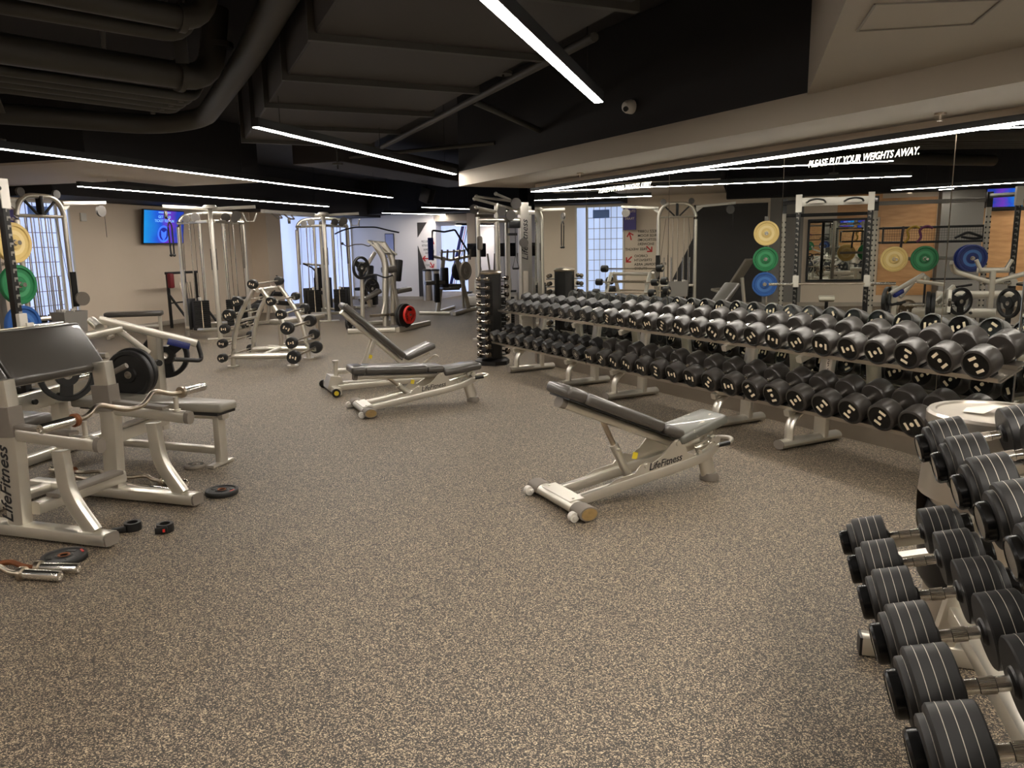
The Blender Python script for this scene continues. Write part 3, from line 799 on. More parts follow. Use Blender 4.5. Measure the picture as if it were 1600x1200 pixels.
for k in range(10):
    for s in (-1, 1):
        o = p if fst else copy_tree(p); fst = False
        v = Matrix.Rotation(math.radians(28), 3, 'Z') @ Vector((s * 0.205, -0.02, 0.148 + k * 0.107))
        sc = 1.18 - 0.035 * k
        o.location = Vector((4.47, 8.93, 0)) + v; o.rotation_euler = (0, 0, math.radians(28 + 90 + 12 * s)); o.scale = (1, sc, sc)
        tag(o, f'chrome dumbbell, {ORD[k]} from the floor, {"aisle" if s < 0 else "rack"} side of the black tower', 'dumbbell', 'chrome dumbbells on the tower')

# ============================================================ NEAREST RACK WITH PLATE DUMBBELLS
T2 = 15
c2, s2 = math.cos(math.radians(T2)), math.sin(math.radians(T2))
RK0 = P45(0.46, 1.3)
rk = thing('dumbbell_rack', 'nearest two-tier dumbbell rack with black plate dumbbells, cut by the frame edge', 'rack', RK0, -45)
# local x = a - 0.46, y = b - 1.3
for x0, z0 in ((0.0, 0.46), (0.24, 0.81)):
    for s0, m in ((0.03, STEEL), (0.235, STEEL)):
        cx = x0 + s0 * c2; cz = z0 + s0 * s2 - 0.10
        b = B(); b.box((cx, 0.62, cz), (0.035, 2.14, 0.012), RY(-T2)); b.box((cx + 0.016, 0.62, cz + 0.012), (0.005, 2.14, 0.03), RY(-T2)); b.build('tray_rail', m, rk)
    for ye in (1.62, -0.1):
        b = B(); b.box((x0 + 0.145 * c2, ye, z0 + 0.14 * s2 - 0.118), (0.34, 0.05, 0.02), RY(-T2)); b.build('tray_end', SILVER, rk)
for y in (1.58, -0.1):
    b = B(); b.bar([(0.0, y, 0.04), (0.66, y, 0.04)], 0.075, 0.075); b.build('foot', SILVER, rk)
    b = B(); b.box((-0.004, y, 0.04), (0.01, 0.07, 0.07)); b.build('end_cap', BLACKM, rk)
    b = B(); b.bar([(0.26, y, 0.05), (0.40, y, 0.74)], 0.075, 0.05, up=(0, 1, 0)); b.build('upright', SILVER, rk)
    b = B(); b.bar([(0.06, y, 0.44), (0.36, y, 0.52)], 0.05, 0.04); b.bar([(0.28, y, 0.69), (0.46, y, 0.75)], 0.05, 0.04); b.build('tray_bracket', SILVER, rk)
b = B(); b.bar([(0.30, -0.1, 0.2), (0.30, 1.56, 0.2)], 0.06, 0.06, rad=0.01); b.build('cross_bar', SILVER, rk)

def plate_db():
    t = thing('plate_dumbbell', 'x', 'dumbbell')
    for s in (-1, 1):
        b = B(); R = 0.098; prof = [(0, 0.060), (0.03, 0.060)]
        prof = [(0, 0.062), (R - 0.004, 0.062), (R, 0.066)]
        mis = [0, 0]
        for k in range(3):
            x = 0.066 + k * 0.026
            prof += [(R, x + 0.0230), (R + 0.0006, x + 0.0236), (R + 0.0006, x + 0.0252), (R, x + 0.0258)]
            mis += [0, 0, 1, 0]
        prof += [(R, 0.162), (R - 0.006, 0.168), (0.080, 0.170)]
        mis += [0, 0, 0]
        prof += [(0.080, 0.171), (0.079, 0.186), (0.074, 0.190), (0.05, 0.191)]; mis += [1, 0, 0, 0]
        b.lathe(prof, (0, 0, 0), (s, 0, 0), 40, mis)
        b.build('plate_stack', [RUBBER, RINGM], t, ang=30)
        b = B(); b.lathe([(0.052, 0.188), (0.055, 0.192), (0.055, 0.214), (0.050, 0.221), (0.046, 0.222), (0.043, 0.219)], (0, 0, 0), (s, 0, 0), 28)
        e = b.build('end_cap', URETH_F, t)
        b = B(); b.lathe([(0.043, 0.219), (0, 0.2185)], (0, 0, 0), (s, 0, 0), 28); b.build('cap_disc', STEEL, e)
        b = B(); b.lathe([(0.0, 0.050), (0.026, 0.050), (0.034, 0.056), (0.036, 0.063)], (0, 0, 0), (s, 0, 0), 20); b.build('collar', BLACKM, t)
    b = B(); b.lathe([(0.0165, -0.056), (0.0165, -0.02), (0.0185, -0.018), (0.0185, 0.018), (0.0165, 0.02), (0.0165, 0.056)], axis=(1, 0, 0), seg=18)
    b.build('handle', CHROME, t)
    b = B()
    for k in range(24):
        a = 2 * PI * k / 24
        b.box((0, math.cos(a) * 0.0187, math.sin(a) * 0.0187), (0.035, 0.0012, 0.0012), RX(math.degrees(a)))
    b.build('knurling', STEEL, t)
    return t
pd = plate_db(); fst = True
rowsd = [('lower', 0.465, 0.459, 2.844, 8, 0.245), ('upper', 0.70, 0.81, 2.90, 8, 0.25)]
for tier, a0, z0, b0, n, dy in rowsd:
    for k in range(n):
        o = pd if fst else copy_tree(pd); fst = False
        L = 0.108
        hx, hy, _ = P45(a0 + L * c2, b0 - dy * k)
        o.location = (hx, hy, z0 + L * s2)
        o.rotation_euler = (random.uniform(0, 3), -math.radians(T2), math.radians(-45 + random.uniform(-1.5, 1.5)))
        sc = min(1.06, 0.80 + 0.065 * k) if tier == 'lower' else 0.90 + 0.02 * k
        o.scale = (0.95, sc, sc)
        tag(o, f'ribbed black plate dumbbell, {ORD[k]} from the far end on the nearest rack, {tier} tier', 'dumbbell', f'plate dumbbells on the {tier} tier of the nearest rack')

# ============================================================ WASTE BIN
t = thing('waste_bin', 'silver round waste bin with swing lid between the mirror and the nearest rack', 'bin', (2.93, 1.62, -0.0), 0)
b = B(); b.lathe([(0, 0.0), (0.2, 0.0), (0.2, 0.55), (0.19, 0.56)], seg=40); b.build('inner_drum', STEEL, t)
b = B()
# outer hood with a cut-out at the lower edge
seg = 48; R0 = 0.225; vs = []; fs = []
for k in range(seg):
    a = 2 * PI * k / seg
    d = abs(((a - math.radians(160)) + PI) % (2 * PI) - PI)
    zb = 0.34 if d > 0.9 else (0.34 + (0.9 - d) / 0.3 * 0.2 if d > 0.6 else 0.54)
    for r, z in ((R0 + 0.02, zb), (R0, 0.82)):
        vs.append((r * math.cos(a), r * math.sin(a), z))
for k in range(seg):
    k2 = (k + 1) % seg
    fs.append((2 * k, 2 * k2, 2 * k2 + 1, 2 * k + 1))
b.mesh(vs, fs); b.build('outer_hood', STEEL, t)
b = B(); b.lathe([(0.228, 0.81), (0.236, 0.82), (0.236, 0.855), (0.228, 0.865), (0.205, 0.865), (0.2, 0.858)], seg=48); b.build('rim', STEEL, t)
b = B(); b.lathe([(0.2, 0.858), (0, 0.862)], seg=48); b.build('lid', mat('brushed_lid', (186, 178, 164), 0.35, 0.7, var=0.1), t)
b = B(); b.mesh([(-0.10, 0.07, 0.866), (-0.03, 0.10, 0.868), (0.02, 0.03, 0.885), (0.09, 0.02, 0.867), (0.11, -0.05, 0.866), (0.03, -0.05, 0.88), (0.0, -0.14, 0.866), (-0.06, -0.10, 0.868), (-0.03, -0.02, 0.892), (-0.09, 0.0, 0.868)], [(0, 1, 2, 8), (2, 3, 4, 5), (5, 6, 7, 8), (8, 9, 0), (2, 5, 8)])
b.build('wipe_tissue', mat('white_wipe', (222, 216, 200), 0.7), t)
b = B(); b.lathe([(0.2, 0.16), (0.225, 0.2), (0.235, 0.36), (0.205, 0.5), (0.2, 0.5)], seg=40); b.build('black_liner', BLACKM, t)
for word, size, zz, th0, step in (('WIPES', 0.055, 0.775, 104, 10), ('GYM WIPES', 0.024, 0.73, 104, 4.8)):
    for i, ch in enumerate(word):
        if ch == ' ': continue
        th = math.radians(th0 + step * i)
        rr = 0.2265 + (0.86 - zz) * 0.0385
        text('bin_lettering', ch, size, INK, t, frame((rr * math.cos(th), rr * math.sin(th), zz), (-math.sin(th), math.cos(th), 0), (0, 0, 1)), 0.001, 0.0, 0.002 if size > 0.03 else 0.0)
slabm = mat('pale_grey_panel', (186, 182, 172), 0.5)
# ============================================================ ADJUSTABLE BENCHES
def hdir(a):  # direction towards the head end, rising with angle a, in local xz
    return Vector((-math.cos(math.radians(a)), 0, math.sin(math.radians(a))))
def pad_shape(L, wd, th, r=0.03, taper=0.0):
    # pad lying in local xy, from x=0 to x=L, z 0..th
    b = B(); b.box((L / 2, 0, th / 2), (L, wd, th), bev=r, seg=4)
    if taper:
        for v in b.bm.verts: v.co.y *= 1 - taper * max(0, v.co.x / L)
    return b
def adj_bench(label, loc, rz, back, seat, worn=False, logo=True):
    t = thing('adjustable_bench', label, 'bench', loc, rz, 'adjustable benches in the middle of the floor')
    # front foot with wheels
    b = B(); b.tube([(0, -0.30, 0.045), (0, 0.30, 0.045)], 0.055, 18, ry=0.038); b.build('front_foot', SILVER, t)
    for s in (-1, 1):
        b = B(); b.tube([(0, s * 0.20, 0.046), (0, s * 0.315, 0.046)], 0.060, 18, ry=0.041); sl = b.build('foot_sleeve', SILVER_D, t)
        b = B(); b.tube([(0, s * 0.3155, 0.046), (0, s * 0.318, 0.046)], 0.050, 18, ry=0.034); b.build('worn_end', mat('worn_brown_end', (142, 116, 70), 0.7, var=0.4, vscale=40) if 'worn_brown_end' not in MATS else MATS['worn_brown_end'], sl)
        b = B(); b.cyl((-0.075, s * 0.25, 0.03), (-0.075, s * 0.285, 0.03), 0.028); b.cyl((-0.075, s * 0.24, 0.03), (-0.075, s * 0.295, 0.03), 0.012); b.bar([(-0.075, s * 0.24, 0.03), (-0.03, s * 0.24, 0.045)], 0.02, 0.02); b.build('wheel', WHITEP, t)
    b = B(); b.box((0.01, 0, 0.083), (0.10, 0.34, 0.008), RY(-4), bev=0.003, seg=1)
    for y in (-0.14, 0.14): b.cyl((0.0, y, 0.085), (0.0, y, 0.092), 0.008, seg=8)
    b.build('cover_plate', SILVER, t)
    for s in (-1, 1):
        y = s * 0.105
        b = B(); b.bar([(0.04, y, 0.055), (0.85, y, 0.17), (1.00, y, 0.205), (1.10, y * 0.6, 0.245)], 0.045, 0.065, fil=0.12, rad=0.012); b.build('rail', SILVER, t)
        b = B()
        pl = [(0.24, 0.115), (0.30, 0.145), (0.44, 0.165), (0.475, 0.205), (0.52, 0.225), (0.57, 0.21), (0.64, 0.245), (0.70, 0.31), (0.735, 0.335), (0.775, 0.335), (0.80, 0.31), (0.83, 0.24), (0.90, 0.215), (0.90, 0.205), (0.40, 0.125)]
        b.prism(pl, 0.008, Matrix.Translation((0, y + s * 0.012, 0)))
        for px, pz, pr in ((0.755, 0.31, 0.018), (0.52, 0.20, 0.014), (0.92, 0.232, 0.014)):
            b.cyl((px, y + s * 0.012, pz), (px, y + s * 0.026, pz), pr, seg=14)
        g = b.build('side_plate', SILVER, t)
        if logo:
            M = frame((0.66, y + s * 0.0168, 0.203), (1, 0, 0.14) if s < 0 else (-1, 0, -0.14), (0, 0, 1))
            text('maker_lettering', 'LifeFitness', 0.062, INK, g, M, 0.0008, 0.35, 0.0008, sx=0.95)
    b = B(); b.box((0.47, -0.075, 0.26), (0.035, 0.004, 0.04), RY(15)); b.build('warning_sticker', YEL, t)
    # rear leg
    b = B(); b.tube([(1.04, 0, 0.24), (1.10, 0, 0.04)], 0.03, 16, ry=0.055, up=(1, 0, 0)); b.build('rear_leg', SILVER, t)
    b = B(); b.lathe([(0, 0), (0.062, 0), (0.064, 0.02), (0.05, 0.045), (0, 0.045)], (1.11, 0, 0.0)); b.build('rear_foot', SILVER_D, t)
    # lifting handle
    b = B(); b.tube([(1.06, -0.085, 0.245), (1.20, -0.085, 0.25), (1.27, -0.03, 0.255), (1.27, 0.03, 0.255), (1.20, 0.085, 0.25), (1.06, 0.085, 0.245)], 0.013, 12, fil=0.06); hd = b.build('lifting_handle', SILVER, t)
    b = B(); b.tube([(1.10, -0.085, 0.246), (1.19, -0.085, 0.25)], 0.0155, 12); b.tube([(1.10, 0.085, 0.246), (1.19, 0.085, 0.25)], 0.0155, 12); b.build('grip', BLACKM, hd)
    # back
    H = Vector((0.755, 0, 0.30)); d = hdir(back); nrm = Vector((d.z, 0, -d.x))
    b = B(); b.bar([H + d * -0.02 , H + d * 0.80], 0.085, 0.055, up=nrm, rad=0.02); b.build('back_frame', SILVER, t)
    b = B(); b.bar([H + d * 0.80, H + d * 0.835], 0.092, 0.062, up=nrm, rad=0.025); b.build('frame_end_cap', SILVER_D, t)
    b = B(); b.bar([H + d * 0.05 + nrm * 0.032, H + d * 0.84 + nrm * 0.032], 0.23, 0.012, up=nrm, rad=0.004); b.build('pad_board', BLACKM, t)
    def put_pad(name, o, u, L, wd, th, m=VINYL, up=None, taper=0.0):
        b = pad_shape(L, wd, th, min(0.026, th * 0.42), taper)
        z = up; x = u.normalized(); y = z.cross(x)
        M = Matrix(((x.x, y.x, z.x, o.x), (x.y, y.y, z.y, o.y), (x.z, y.z, z.z, o.z), (0, 0, 0, 1)))
        b.bm.transform(M); return b.build(name, m, t)
    o0 = H + nrm * 0.036
    put_pad('neck_pad', o0 + d * -0.02, d, 0.17, 0.28, 0.062, up=nrm)
    put_pad('back_pad', o0 + d * 0.15, d, 0.60, 0.285, 0.068, up=nrm)
    put_pad('head_pad', o0 + d * 0.735, d, 0.14, 0.27, 0.070, up=nrm)
    # seat
    e = -hdir(-seat); e = Vector((math.cos(math.radians(seat)), 0, math.sin(math.radians(seat)))); n2 = Vector((-e.z, 0, e.x))
    S = Vector((0.775, 0, 0.265))
    b = B(); b.bar([S + e * 0.0, S + e * 0.33], 0.07, 0.045, up=n2); b.build('seat_frame', SILVER, t)
    sp = put_pad('seat_pad', S + n2 * 0.03 + e * 0.0, e, 0.40, 0.30, 0.068, up=n2, m=VINYL if not worn else VINYL_W(), taper=0.22)
    # strut
    P0 = H + d * 0.50 - nrm * 0.02; P1 = Vector((0.47, 0, 0.12))
    b = B(); b.cyl(P0, P0.lerp(P1, 0.6), 0.016); b.build('strut_rod', CHROME_D, t)
    b = B(); b.cyl(P0.lerp(P1, 0.42), P1, 0.028); b.cyl(P0.lerp(P1, 0.5) + Vector((0, -0.05, 0)), P0.lerp(P1, 0.5) + Vector((0, 0.05, 0)), 0.01); b.build('strut_sleeve', SILVER, t)
    b = B(); b.bar([(0.94, -0.06, 0.255), (1.08, -0.06, 0.31)], 0.02, 0.014); b.cyl((1.02, -0.10, 0.30), (1.02, -0.13, 0.30), 0.014); b.cyl((1.085, -0.07, 0.285), (1.085, -0.095, 0.285), 0.024); b.build('seat_lever', SILVER, t)
    b = B(); b.bar([S + e * 0.28, (1.06, 0, 0.24)], 0.05, 0.03); b.build('seat_post', SILVER, t)
    return t
def VINYL_W():
    if 'worn_vinyl' in MATS: return MATS['worn_vinyl']
    m = mat('worn_vinyl', (96, 96, 88), 0.4, coat=0.25)
    nt = m.node_tree; b = nt.nodes['Principled BSDF']
    tc = nt.nodes.new('ShaderNodeTexCoord')
    n = nt.nodes.new('ShaderNodeTexNoise'); n.inputs['Scale'].default_value = 14; n.inputs['Detail'].default_value = 6; n.inputs['Roughness'].default_value = 0.7
    nt.links.new(tc.outputs['Object'], n.inputs['Vector'])
    cr = nt.nodes.new('ShaderNodeValToRGB')
    cr.color_ramp.elements[0].position = 0.60; cr.color_ramp.elements[0].color = (*lin((92, 92, 84)), 1)
    cr.color_ramp.elements[1].position = 0.64; cr.color_ramp.elements[1].color = (*lin((190, 182, 162)), 1)
    nt.links.new(n.outputs['Fac'], cr.inputs[0]); nt.links.new(cr.outputs[0], b.inputs['Base Color'])
    return m
adj_bench('silver adjustable bench with sloping back pad and worn seat, nearest the camera', (2.27, 3.67, 0), -2, 23, 13, worn=True)
adj_bench('silver adjustable bench lying almost flat, in front of the raised one', (2.07, 6.87, 0), -4, 3, 5)

def raised_bench(label, loc, rz):
    t = thing('adjustable_bench', label, 'bench', loc, rz, 'adjustable benches in the middle of the floor')
    b = B(); b.bar([(-0.02, -0.30, 0.05), (-0.02, 0.30, 0.05)], 0.075, 0.075, up=(0, 0, 1)); b.build('front_foot', SILVER, t)
    for s in (-1, 1):
        b = B(); b.cyl((-0.05, s * 0.31, 0.045), (-0.05, s * 0.34, 0.045), 0.045, seg=22); w = b.build('wheel', BLACKM, t)
        b = B(); b.cyl((-0.05, s * 0.342, 0.045), (-0.05, s * 0.348, 0.045), 0.024); b.build('wheel_hub', YEL, w)
        b = B(); b.bar([(0.02, s * 0.10, 0.06), (1.05, s * 0.10, 0.07)], 0.045, 0.06); b.build('rail', SILVER, t)
    b = B(); b.prism([(-0.09, 0.06), (-0.05, 0.19), (0.06, 0.17), (0.09, 0.06)], 0.22); b.build('front_plate', SILVER, t)
    b = B(); b.tube([(0.03, 0, 0.17), (0.03, 0, 0.33)], 0.025, 14); b.cyl((0.03, 0, 0.325), (0.03, 0, 0.34), 0.035); b.build('post', SILVER, t)
    b = B(); b.bar([(0.03, 0.0, 0.22), (0.5, 0.0, 0.22)], 0.04, 0.06); b.build('ladder_beam', SILVER, t)
    b = B(); b.bar([(1.05, -0.26, 0.04), (1.05, 0.26, 0.04)], 0.06, 0.06); b.build('rear_foot', SILVER, t)
    b = B(); b.bar([(0.70, 0, 0.08), (0.80, 0, 0.30)], 0.07, 0.07, up=(1, 0, 0)); b.build('seat_post', SILVER, t)
    d = Vector((-math.cos(math.radians(43)), 0, math.sin(math.radians(43)))); nrm = Vector((d.z, 0, -d.x)); H = Vector((0.75, 0, 0.27))
    b = B(); b.bar([H, H + d * 0.86], 0.09, 0.05, up=nrm); b.build('back_frame', SILVER, t)
    def pp(name, o, u, up, L, wd, th):
        b = pad_shape(L, wd, th, 0.026); y = up.cross(u)
        b.bm.transform(Matrix(((u.x, y.x, up.x, o.x), (u.y, y.y, up.y, o.y), (u.z, y.z, up.z, o.z), (0, 0, 0, 1)))); b.build(name, VINYL, t)
    pp('back_pad', H + nrm * 0.03 + d * 0.03, d, nrm, 0.88, 0.27, 0.065)
    e = Vector((math.cos(math.radians(20)), 0, math.sin(math.radians(20)))); n2 = Vector((-e.z, 0, e.x))
    pp('seat_pad', Vector((0.80, 0, 0.27)) + n2 * 0.02, e, n2, 0.36, 0.29, 0.068)
    b = B(); b.bar([Vector((0.80, 0, 0.26)), Vector((0.80, 0, 0.26)) + e * 0.3], 0.07, 0.04, up=n2); b.build('seat_frame', SILVER, t)
    for s in (-1, 1):
        b = B(); b.bar([H + d * 0.40 + Vector((0, s * 0.045, 0)), (0.30, s * 0.045, 0.16)], 0.01, 0.05, up=(1, 0, 0)); b.build('prop_arm', SILVER, t)
    b = B(); b.box((0.40, -0.055, 0.36), (0.035, 0.004, 0.04), RY(20)); b.build('warning_sticker', YEL, t)
    b = B(); b.tube([(1.02, 0, 0.24), (1.14, -0.05, 0.33), (1.18, -0.05, 0.30)], 0.011, 8, fil=0.03); b.build('seat_lever', SILVER, t)
    return t
raised_bench('silver bench with its back pad raised steeply, behind the flat one', (2.12, 8.05, 0), -3)

# ============================================================ PREACHER CURL BENCH (frames run diagonally)
# local x from the bar end back towards the seat, local y from near frame to far frame
pc = thing('preacher_curl_bench', 'large silver arm curl bench with grey pad and bar rests, nearest on the open side', 'bench', (-0.075, 4.315, 0), 135)
# rotz 135: local x = (-.707,.707), local y = (-.707,-.707): far frame is at local y = -0.66
for y, lg in ((0.0, True), (-0.66, False)):
    b = B(); b.bar([(0.0, y, 0.045), (1.25, y, 0.045)], 0.10, 0.07, rad=0.02); b.build('base_tube', SILVER, pc)
    b = B(); b.bar([(-0.012, y, 0.045), (0.0, y, 0.045)], 0.095, 0.066, rad=0.02); b.bar([(1.25, y, 0.045), (1.262, y, 0.045)], 0.095, 0.066, rad=0.02); b.build('end_cap', SILVER_D, pc)
    b = B(); b.bar([(0.10, y, 0.07), (0.245, y, 0.26), (0.262, y, 0.50)], 0.055, 0.085, up=(1, 0, 0), fil=0.10, rad=0.015); b.build('front_leg', SILVER, pc)
    b = B(); b.bar([(0.60, y, 0.06), (0.575, y, 0.50), (0.60, y, 0.86)], 0.075, 0.115, up=(1, 0, 0), rad=0.02); u_ = b.build('upright', SILVER, pc)
    if lg: text('maker_lettering', 'LifeFitness', 0.10, INK, u_, frame((0.62, y + 0.039, 0.30), (-0.06, 0, 1), (1, 0, 0)), 0.0008, 0.3, 0.001)
    b = B(); b.bar([(0.590, y, 0.56), (0.598, y, 0.72)], 0.09, 0.135, up=(1, 0, 0), rad=0.01); b.build('collar_sleeve', SILVER_D, pc)
    b = B(); b.bar([(0.02, y, 0.545), (0.58, y, 0.575)], 0.055, 0.075, rad=0.02); b.build('rest_arm', SILVER, pc)
    b = B(); b.bar([(-0.01, y, 0.543), (0.02, y, 0.545)], 0.058, 0.078, rad=0.025); b.build('arm_cap', SILVER_D, pc)
    b = B(); b.bar([(0.16, y, 0.595), (0.56, y, 0.617)], 0.06, 0.02); b.build('arm_guard', SILVER_D, pc)
    b = B(); b.cyl((0.085, y, 0.58), (0.085, y, 0.665), 0.014); b.cyl((0.085, y, 0.58), (0.085, y, 0.59), 0.024); b.build('bar_peg', SILVER, pc)
b = B(); b.bar([(0.52, -0.03, 0.155), (0.52, -0.64, 0.155)], 0.07, 0.07); b.build('cross_member', SILVER, pc)
b = B(); b.bar([(0.49, -0.12, 0.20), (0.49, -0.58, 0.20)], 0.09, 0.025, rad=0.006); b.build('foot_tread', SILVER_D, pc)
# seat post and seat at the back
b = B(); b.bar([(1.1, -0.33, 0.05), (1.0, -0.33, 0.5)], 0.08, 0.08, up=(1, 0, 0)); b.bar([(1.1, 0.0, 0.045), (1.1, -0.66, 0.045)], 0.08, 0.06); b.build('seat_post', SILVER, pc)
b = B(); b.box((1.02, -0.33, 0.54), (0.36, 0.34, 0.07), bev=0.028, seg=3); b.build('seat_pad', VINYL, pc)
# arm pad: slopes down towards the bar
sl = Vector((-0.50, 0, -0.866)); sl = Vector((-0.17, 0, -0.245)).normalized(); up = Vector((sl.z, 0, -sl.x)) * -1
nn = Vector((-sl.z, 0, sl.x)) * 1.0
nn = Vector((sl.z, 0, -sl.x)); nn = nn if nn.z > 0 else -nn
top = Vector((0.79, 0, 1.085))
yv = nn.cross(sl)
top = Vector((0.80, -0.03, 1.10))
M = Matrix(((sl.x, yv.x, nn.x, top.x), (sl.y, yv.y, nn.y, top.y), (sl.z, yv.z, nn.z, top.z), (0, 0, 0, 1)))
b = B(); b.box((0.165, -0.01, -0.035), (0.33, 0.64, 0.07), bev=0.03, seg=4); b.bm.transform(Matrix.Translation((0, -0.385, 0)) @ M); b.build('arm_pad', VINYL, pc)
b = B(); b.box((0.165, 0.0, -0.036), (0.335, 0.14, 0.072), bev=0.032, seg=4); b.bm.transform(Matrix.Translation((0, 0.02, 0)) @ M); b.build('pad_end_roll', VINYL, pc)
b = B(); b.box((0.16, 0, -0.085), (0.30, 0.66, 0.03)); b.bm.transform(Matrix.Translation((0, -0.33, 0)) @ M); b.build('pad_board', SILVER, pc)
b = B(); b.box((0.0, 0, -0.05), (0.03, 0.62, 0.05), bev=0.01); b.bm.transform(Matrix.Translation((0, -0.33, 0)) @ M); b.build('top_trim', SILVER, pc)

# ---- cambered bars: a shaft with two bends and long sleeves
def ez_bar(label, loc, rz, rot=0.0, rust=False, L=1.17, group='cambered curl bars', tilt=0.0):
    t = thing('curl_bar', label, 'barbell', loc, rz, group)
    h = L / 2; s = 0.20
    pts = [(-h + s, 0, 0), (-0.31, 0, 0), (-0.20, 0.055, 0), (-0.06, -0.02, 0), (0.06, -0.02, 0), (0.20, 0.055, 0), (0.31, 0, 0), (h - s, 0, 0)]
    R = Matrix.Rotation(rot, 3, 'X')
    b = B(); b.tube([R @ Vector(p) for p in pts], 0.0135, 12, fil=0.04); b.build('shaft', RUST if rust else CHROME_D, t)
    for k in (-1, 1):
        b = B(); b.lathe([(0.0135, 0.0), (0.025, 0.0), (0.025, s - 0.008), (0.022, s), (0.017, s), (0.015, s - 0.01), (0, s - 0.01)], (k * (h - s), 0, 0), (k, 0, 0), 22); sl_ = b.build('sleeve', CHROME, t)
        b = B(); b.lathe([(0.0135, -0.012), (0.034, -0.012), (0.034, 0.008), (0.025, 0.010)], (k * (h - s), 0, 0), (k, 0, 0), 22); b.build('collar_ring', RUST if k < 0 else CHROME_D, sl_)
    if tilt: t.rotation_euler[1] = tilt
    return t
# on the preacher pegs: along direction (1,1)
pz = 0.665 + 0.0135
cx, cy = -0.075 - 0.085 * R2 + 0.33 * R2, 4.315 + 0.085 * R2 + 0.33 * R2
ez_bar('chrome cambered bar resting on the pegs of the arm curl bench', (cx, cy, pz + 0.004), 45, 0.9)
ez_bar('cambered bar on the floor by the frame edge, sleeve shining beside the near base tube', (-0.75, 4.31, 0.028), -38, 0.15)
ez_bar('rusty-shafted cambered bar on the floor, the farther of the pair by the base tube', (-0.705, 4.325, 0.028), -33, 0.1, True)
def straight_bar(label, p, q, r=0.013):
    p, q = Vector(p), Vector(q); L = (q - p).length
    t = thing('short_barbell', label, 'barbell', p, math.degrees(math.atan2(q.y - p.y, q.x - p.x)), 'short bars lying under the arm curl bench')
    b = B(); b.cyl((0, 0, 0), (L, 0, 0), r, seg=12); b.build('shaft', CHROME_D, t)
    for x_ in (0, L - 0.16):
        b = B(); b.cyl((x_, 0, 0), (x_ + 0.16, 0, 0), 0.02, seg=16); b.build('sleeve', CHROME, t)
    b = B(); b.cyl((L, 0, 0), (L + 0.012, 0, 0), 0.023, seg=16); b.build('end_cap', BLACKM, t)
straight_bar('bright short bar lying just beyond the far base tube', (-0.42, 5.78, 0.02), (0.30, 5.02, 0.02))
straight_bar('short bar crossing beside the bright one on the floor', (-0.36, 5.90, 0.02), (0.27, 5.12, 0.02))
ez_bar('cambered bar lying farthest back under the arm curl bench', (-0.02, 5.63, 0.028), -47, 0.1)

# ---- small plates and clamps on the floor
def small_plate(label, loc, r, th, m=RUBBER, rz=0, tilt=0, colour=RED, group='small weight plates on the floor'):
    t = thing('weight_plate', label, 'weight plate', loc, rz, group)
    b = B(); n = 36
    vs = []; 
    b.lathe([(r * 0.26, 0.1 * th), (r * 0.26, th * 0.9), (r * 0.34, th), (r * 0.42, th * 0.78), (r * 0.80, th * 0.78), (r * 0.86, th), (r * 0.97, th), (r, th * 0.85), (r, th * 0.15), (r * 0.97, 0), (r * 0.26, 0.0), (r * 0.26, 0.1 * th)], seg=n)
    b.build('plate_body', m, t)
    for k in range(3):
        a = k * 2 * PI / 3
        q = B(); q.box((math.cos(a) * r * 0.61, math.sin(a) * r * 0.61, th * 0.8), (r * 0.26, r * 0.5, th * 0.12), RZ(math.degrees(a)), bev=0.003, seg=1); q.build('grip_slot', BLACKM, t)
    q = B(); q.lathe([(r * 0.17, 0.0), (r * 0.26, 0.0), (r * 0.27, th * 1.03), (r * 0.22, th * 1.05), (r * 0.17, th * 0.9)], seg=24); q.build('centre_ring', RUST if colour is RED else STEEL, t)
    if colour is RED:
        q = B(); q.box((r * 0.56, -r * 0.55, th * 0.93), (r * 0.4, r * 0.1, th * 0.1), RZ(45)); q.build('marking', RED, t)
    t.rotation_euler[1] = tilt
    return t
small_plate('small grey metal plate on the floor, farther of the two beside the arm curl bench', (0.475, 5.70, 0.0), 0.072, 0.022, SILVER_D, 0, 0, None)
small_plate('black plate with rusty hub ring on the floor, in front of the small grey plate', (0.555, 4.95, 0.0), 0.10, 0.032)
small_plate('black plate half hidden by the near base tube and the chrome sleeves', (-0.285, 4.24, 0.0), 0.105, 0.03, rz=60)
def clamp(label, loc, rz, lever):
    t = thing('bar_clamp', label, 'clamp', loc, rz, 'bar clamps on the floor')
    b = B(); b.lathe([(0.028, 0), (0.044, 0), (0.046, 0.02), (0.044, 0.045), (0.028, 0.045), (0.026, 0.02), (0.028, 0)], seg=28); b.build('clamp_ring', BLACKM, t)
    b = B()
    if lever: b.bar([(-0.03, -0.03, 0.02), (-0.10, -0.035, 0.016)], 0.032, 0.03, rad=0.006)
    else: b.bar([(0.0, -0.047, 0.022), (-0.06, -0.03, 0.022)], 0.012, 0.036, rad=0.004)
    b.build('lever', BLACKM, t)
    if not lever:
        b = B(); b.box((-0.02, -0.052, 0.022), (0.012, 0.006, 0.016), RZ(-12)); b.build('red_button', RED, t)
clamp('black bar clamp with its lever folded out, nearest the base tube', (0.035, 4.535, 0), -10, True)
clamp('black bar clamp with a tiny red button, the farther from the base tube', (0.19, 4.42, 0), 10, False)
b = B(); b.bar([(0, 0, 0.006), (0.07, 0.0, 0.006)], 0.03, 0.012); o = b.build('resistance_tag', mat('rust_red_strap', (120, 52, 30), 0.6)); o.location = (-0.30, 5.95, 0); tag(o, 'rust red strap scrap on the floor under the arm curl bench', 'strap')

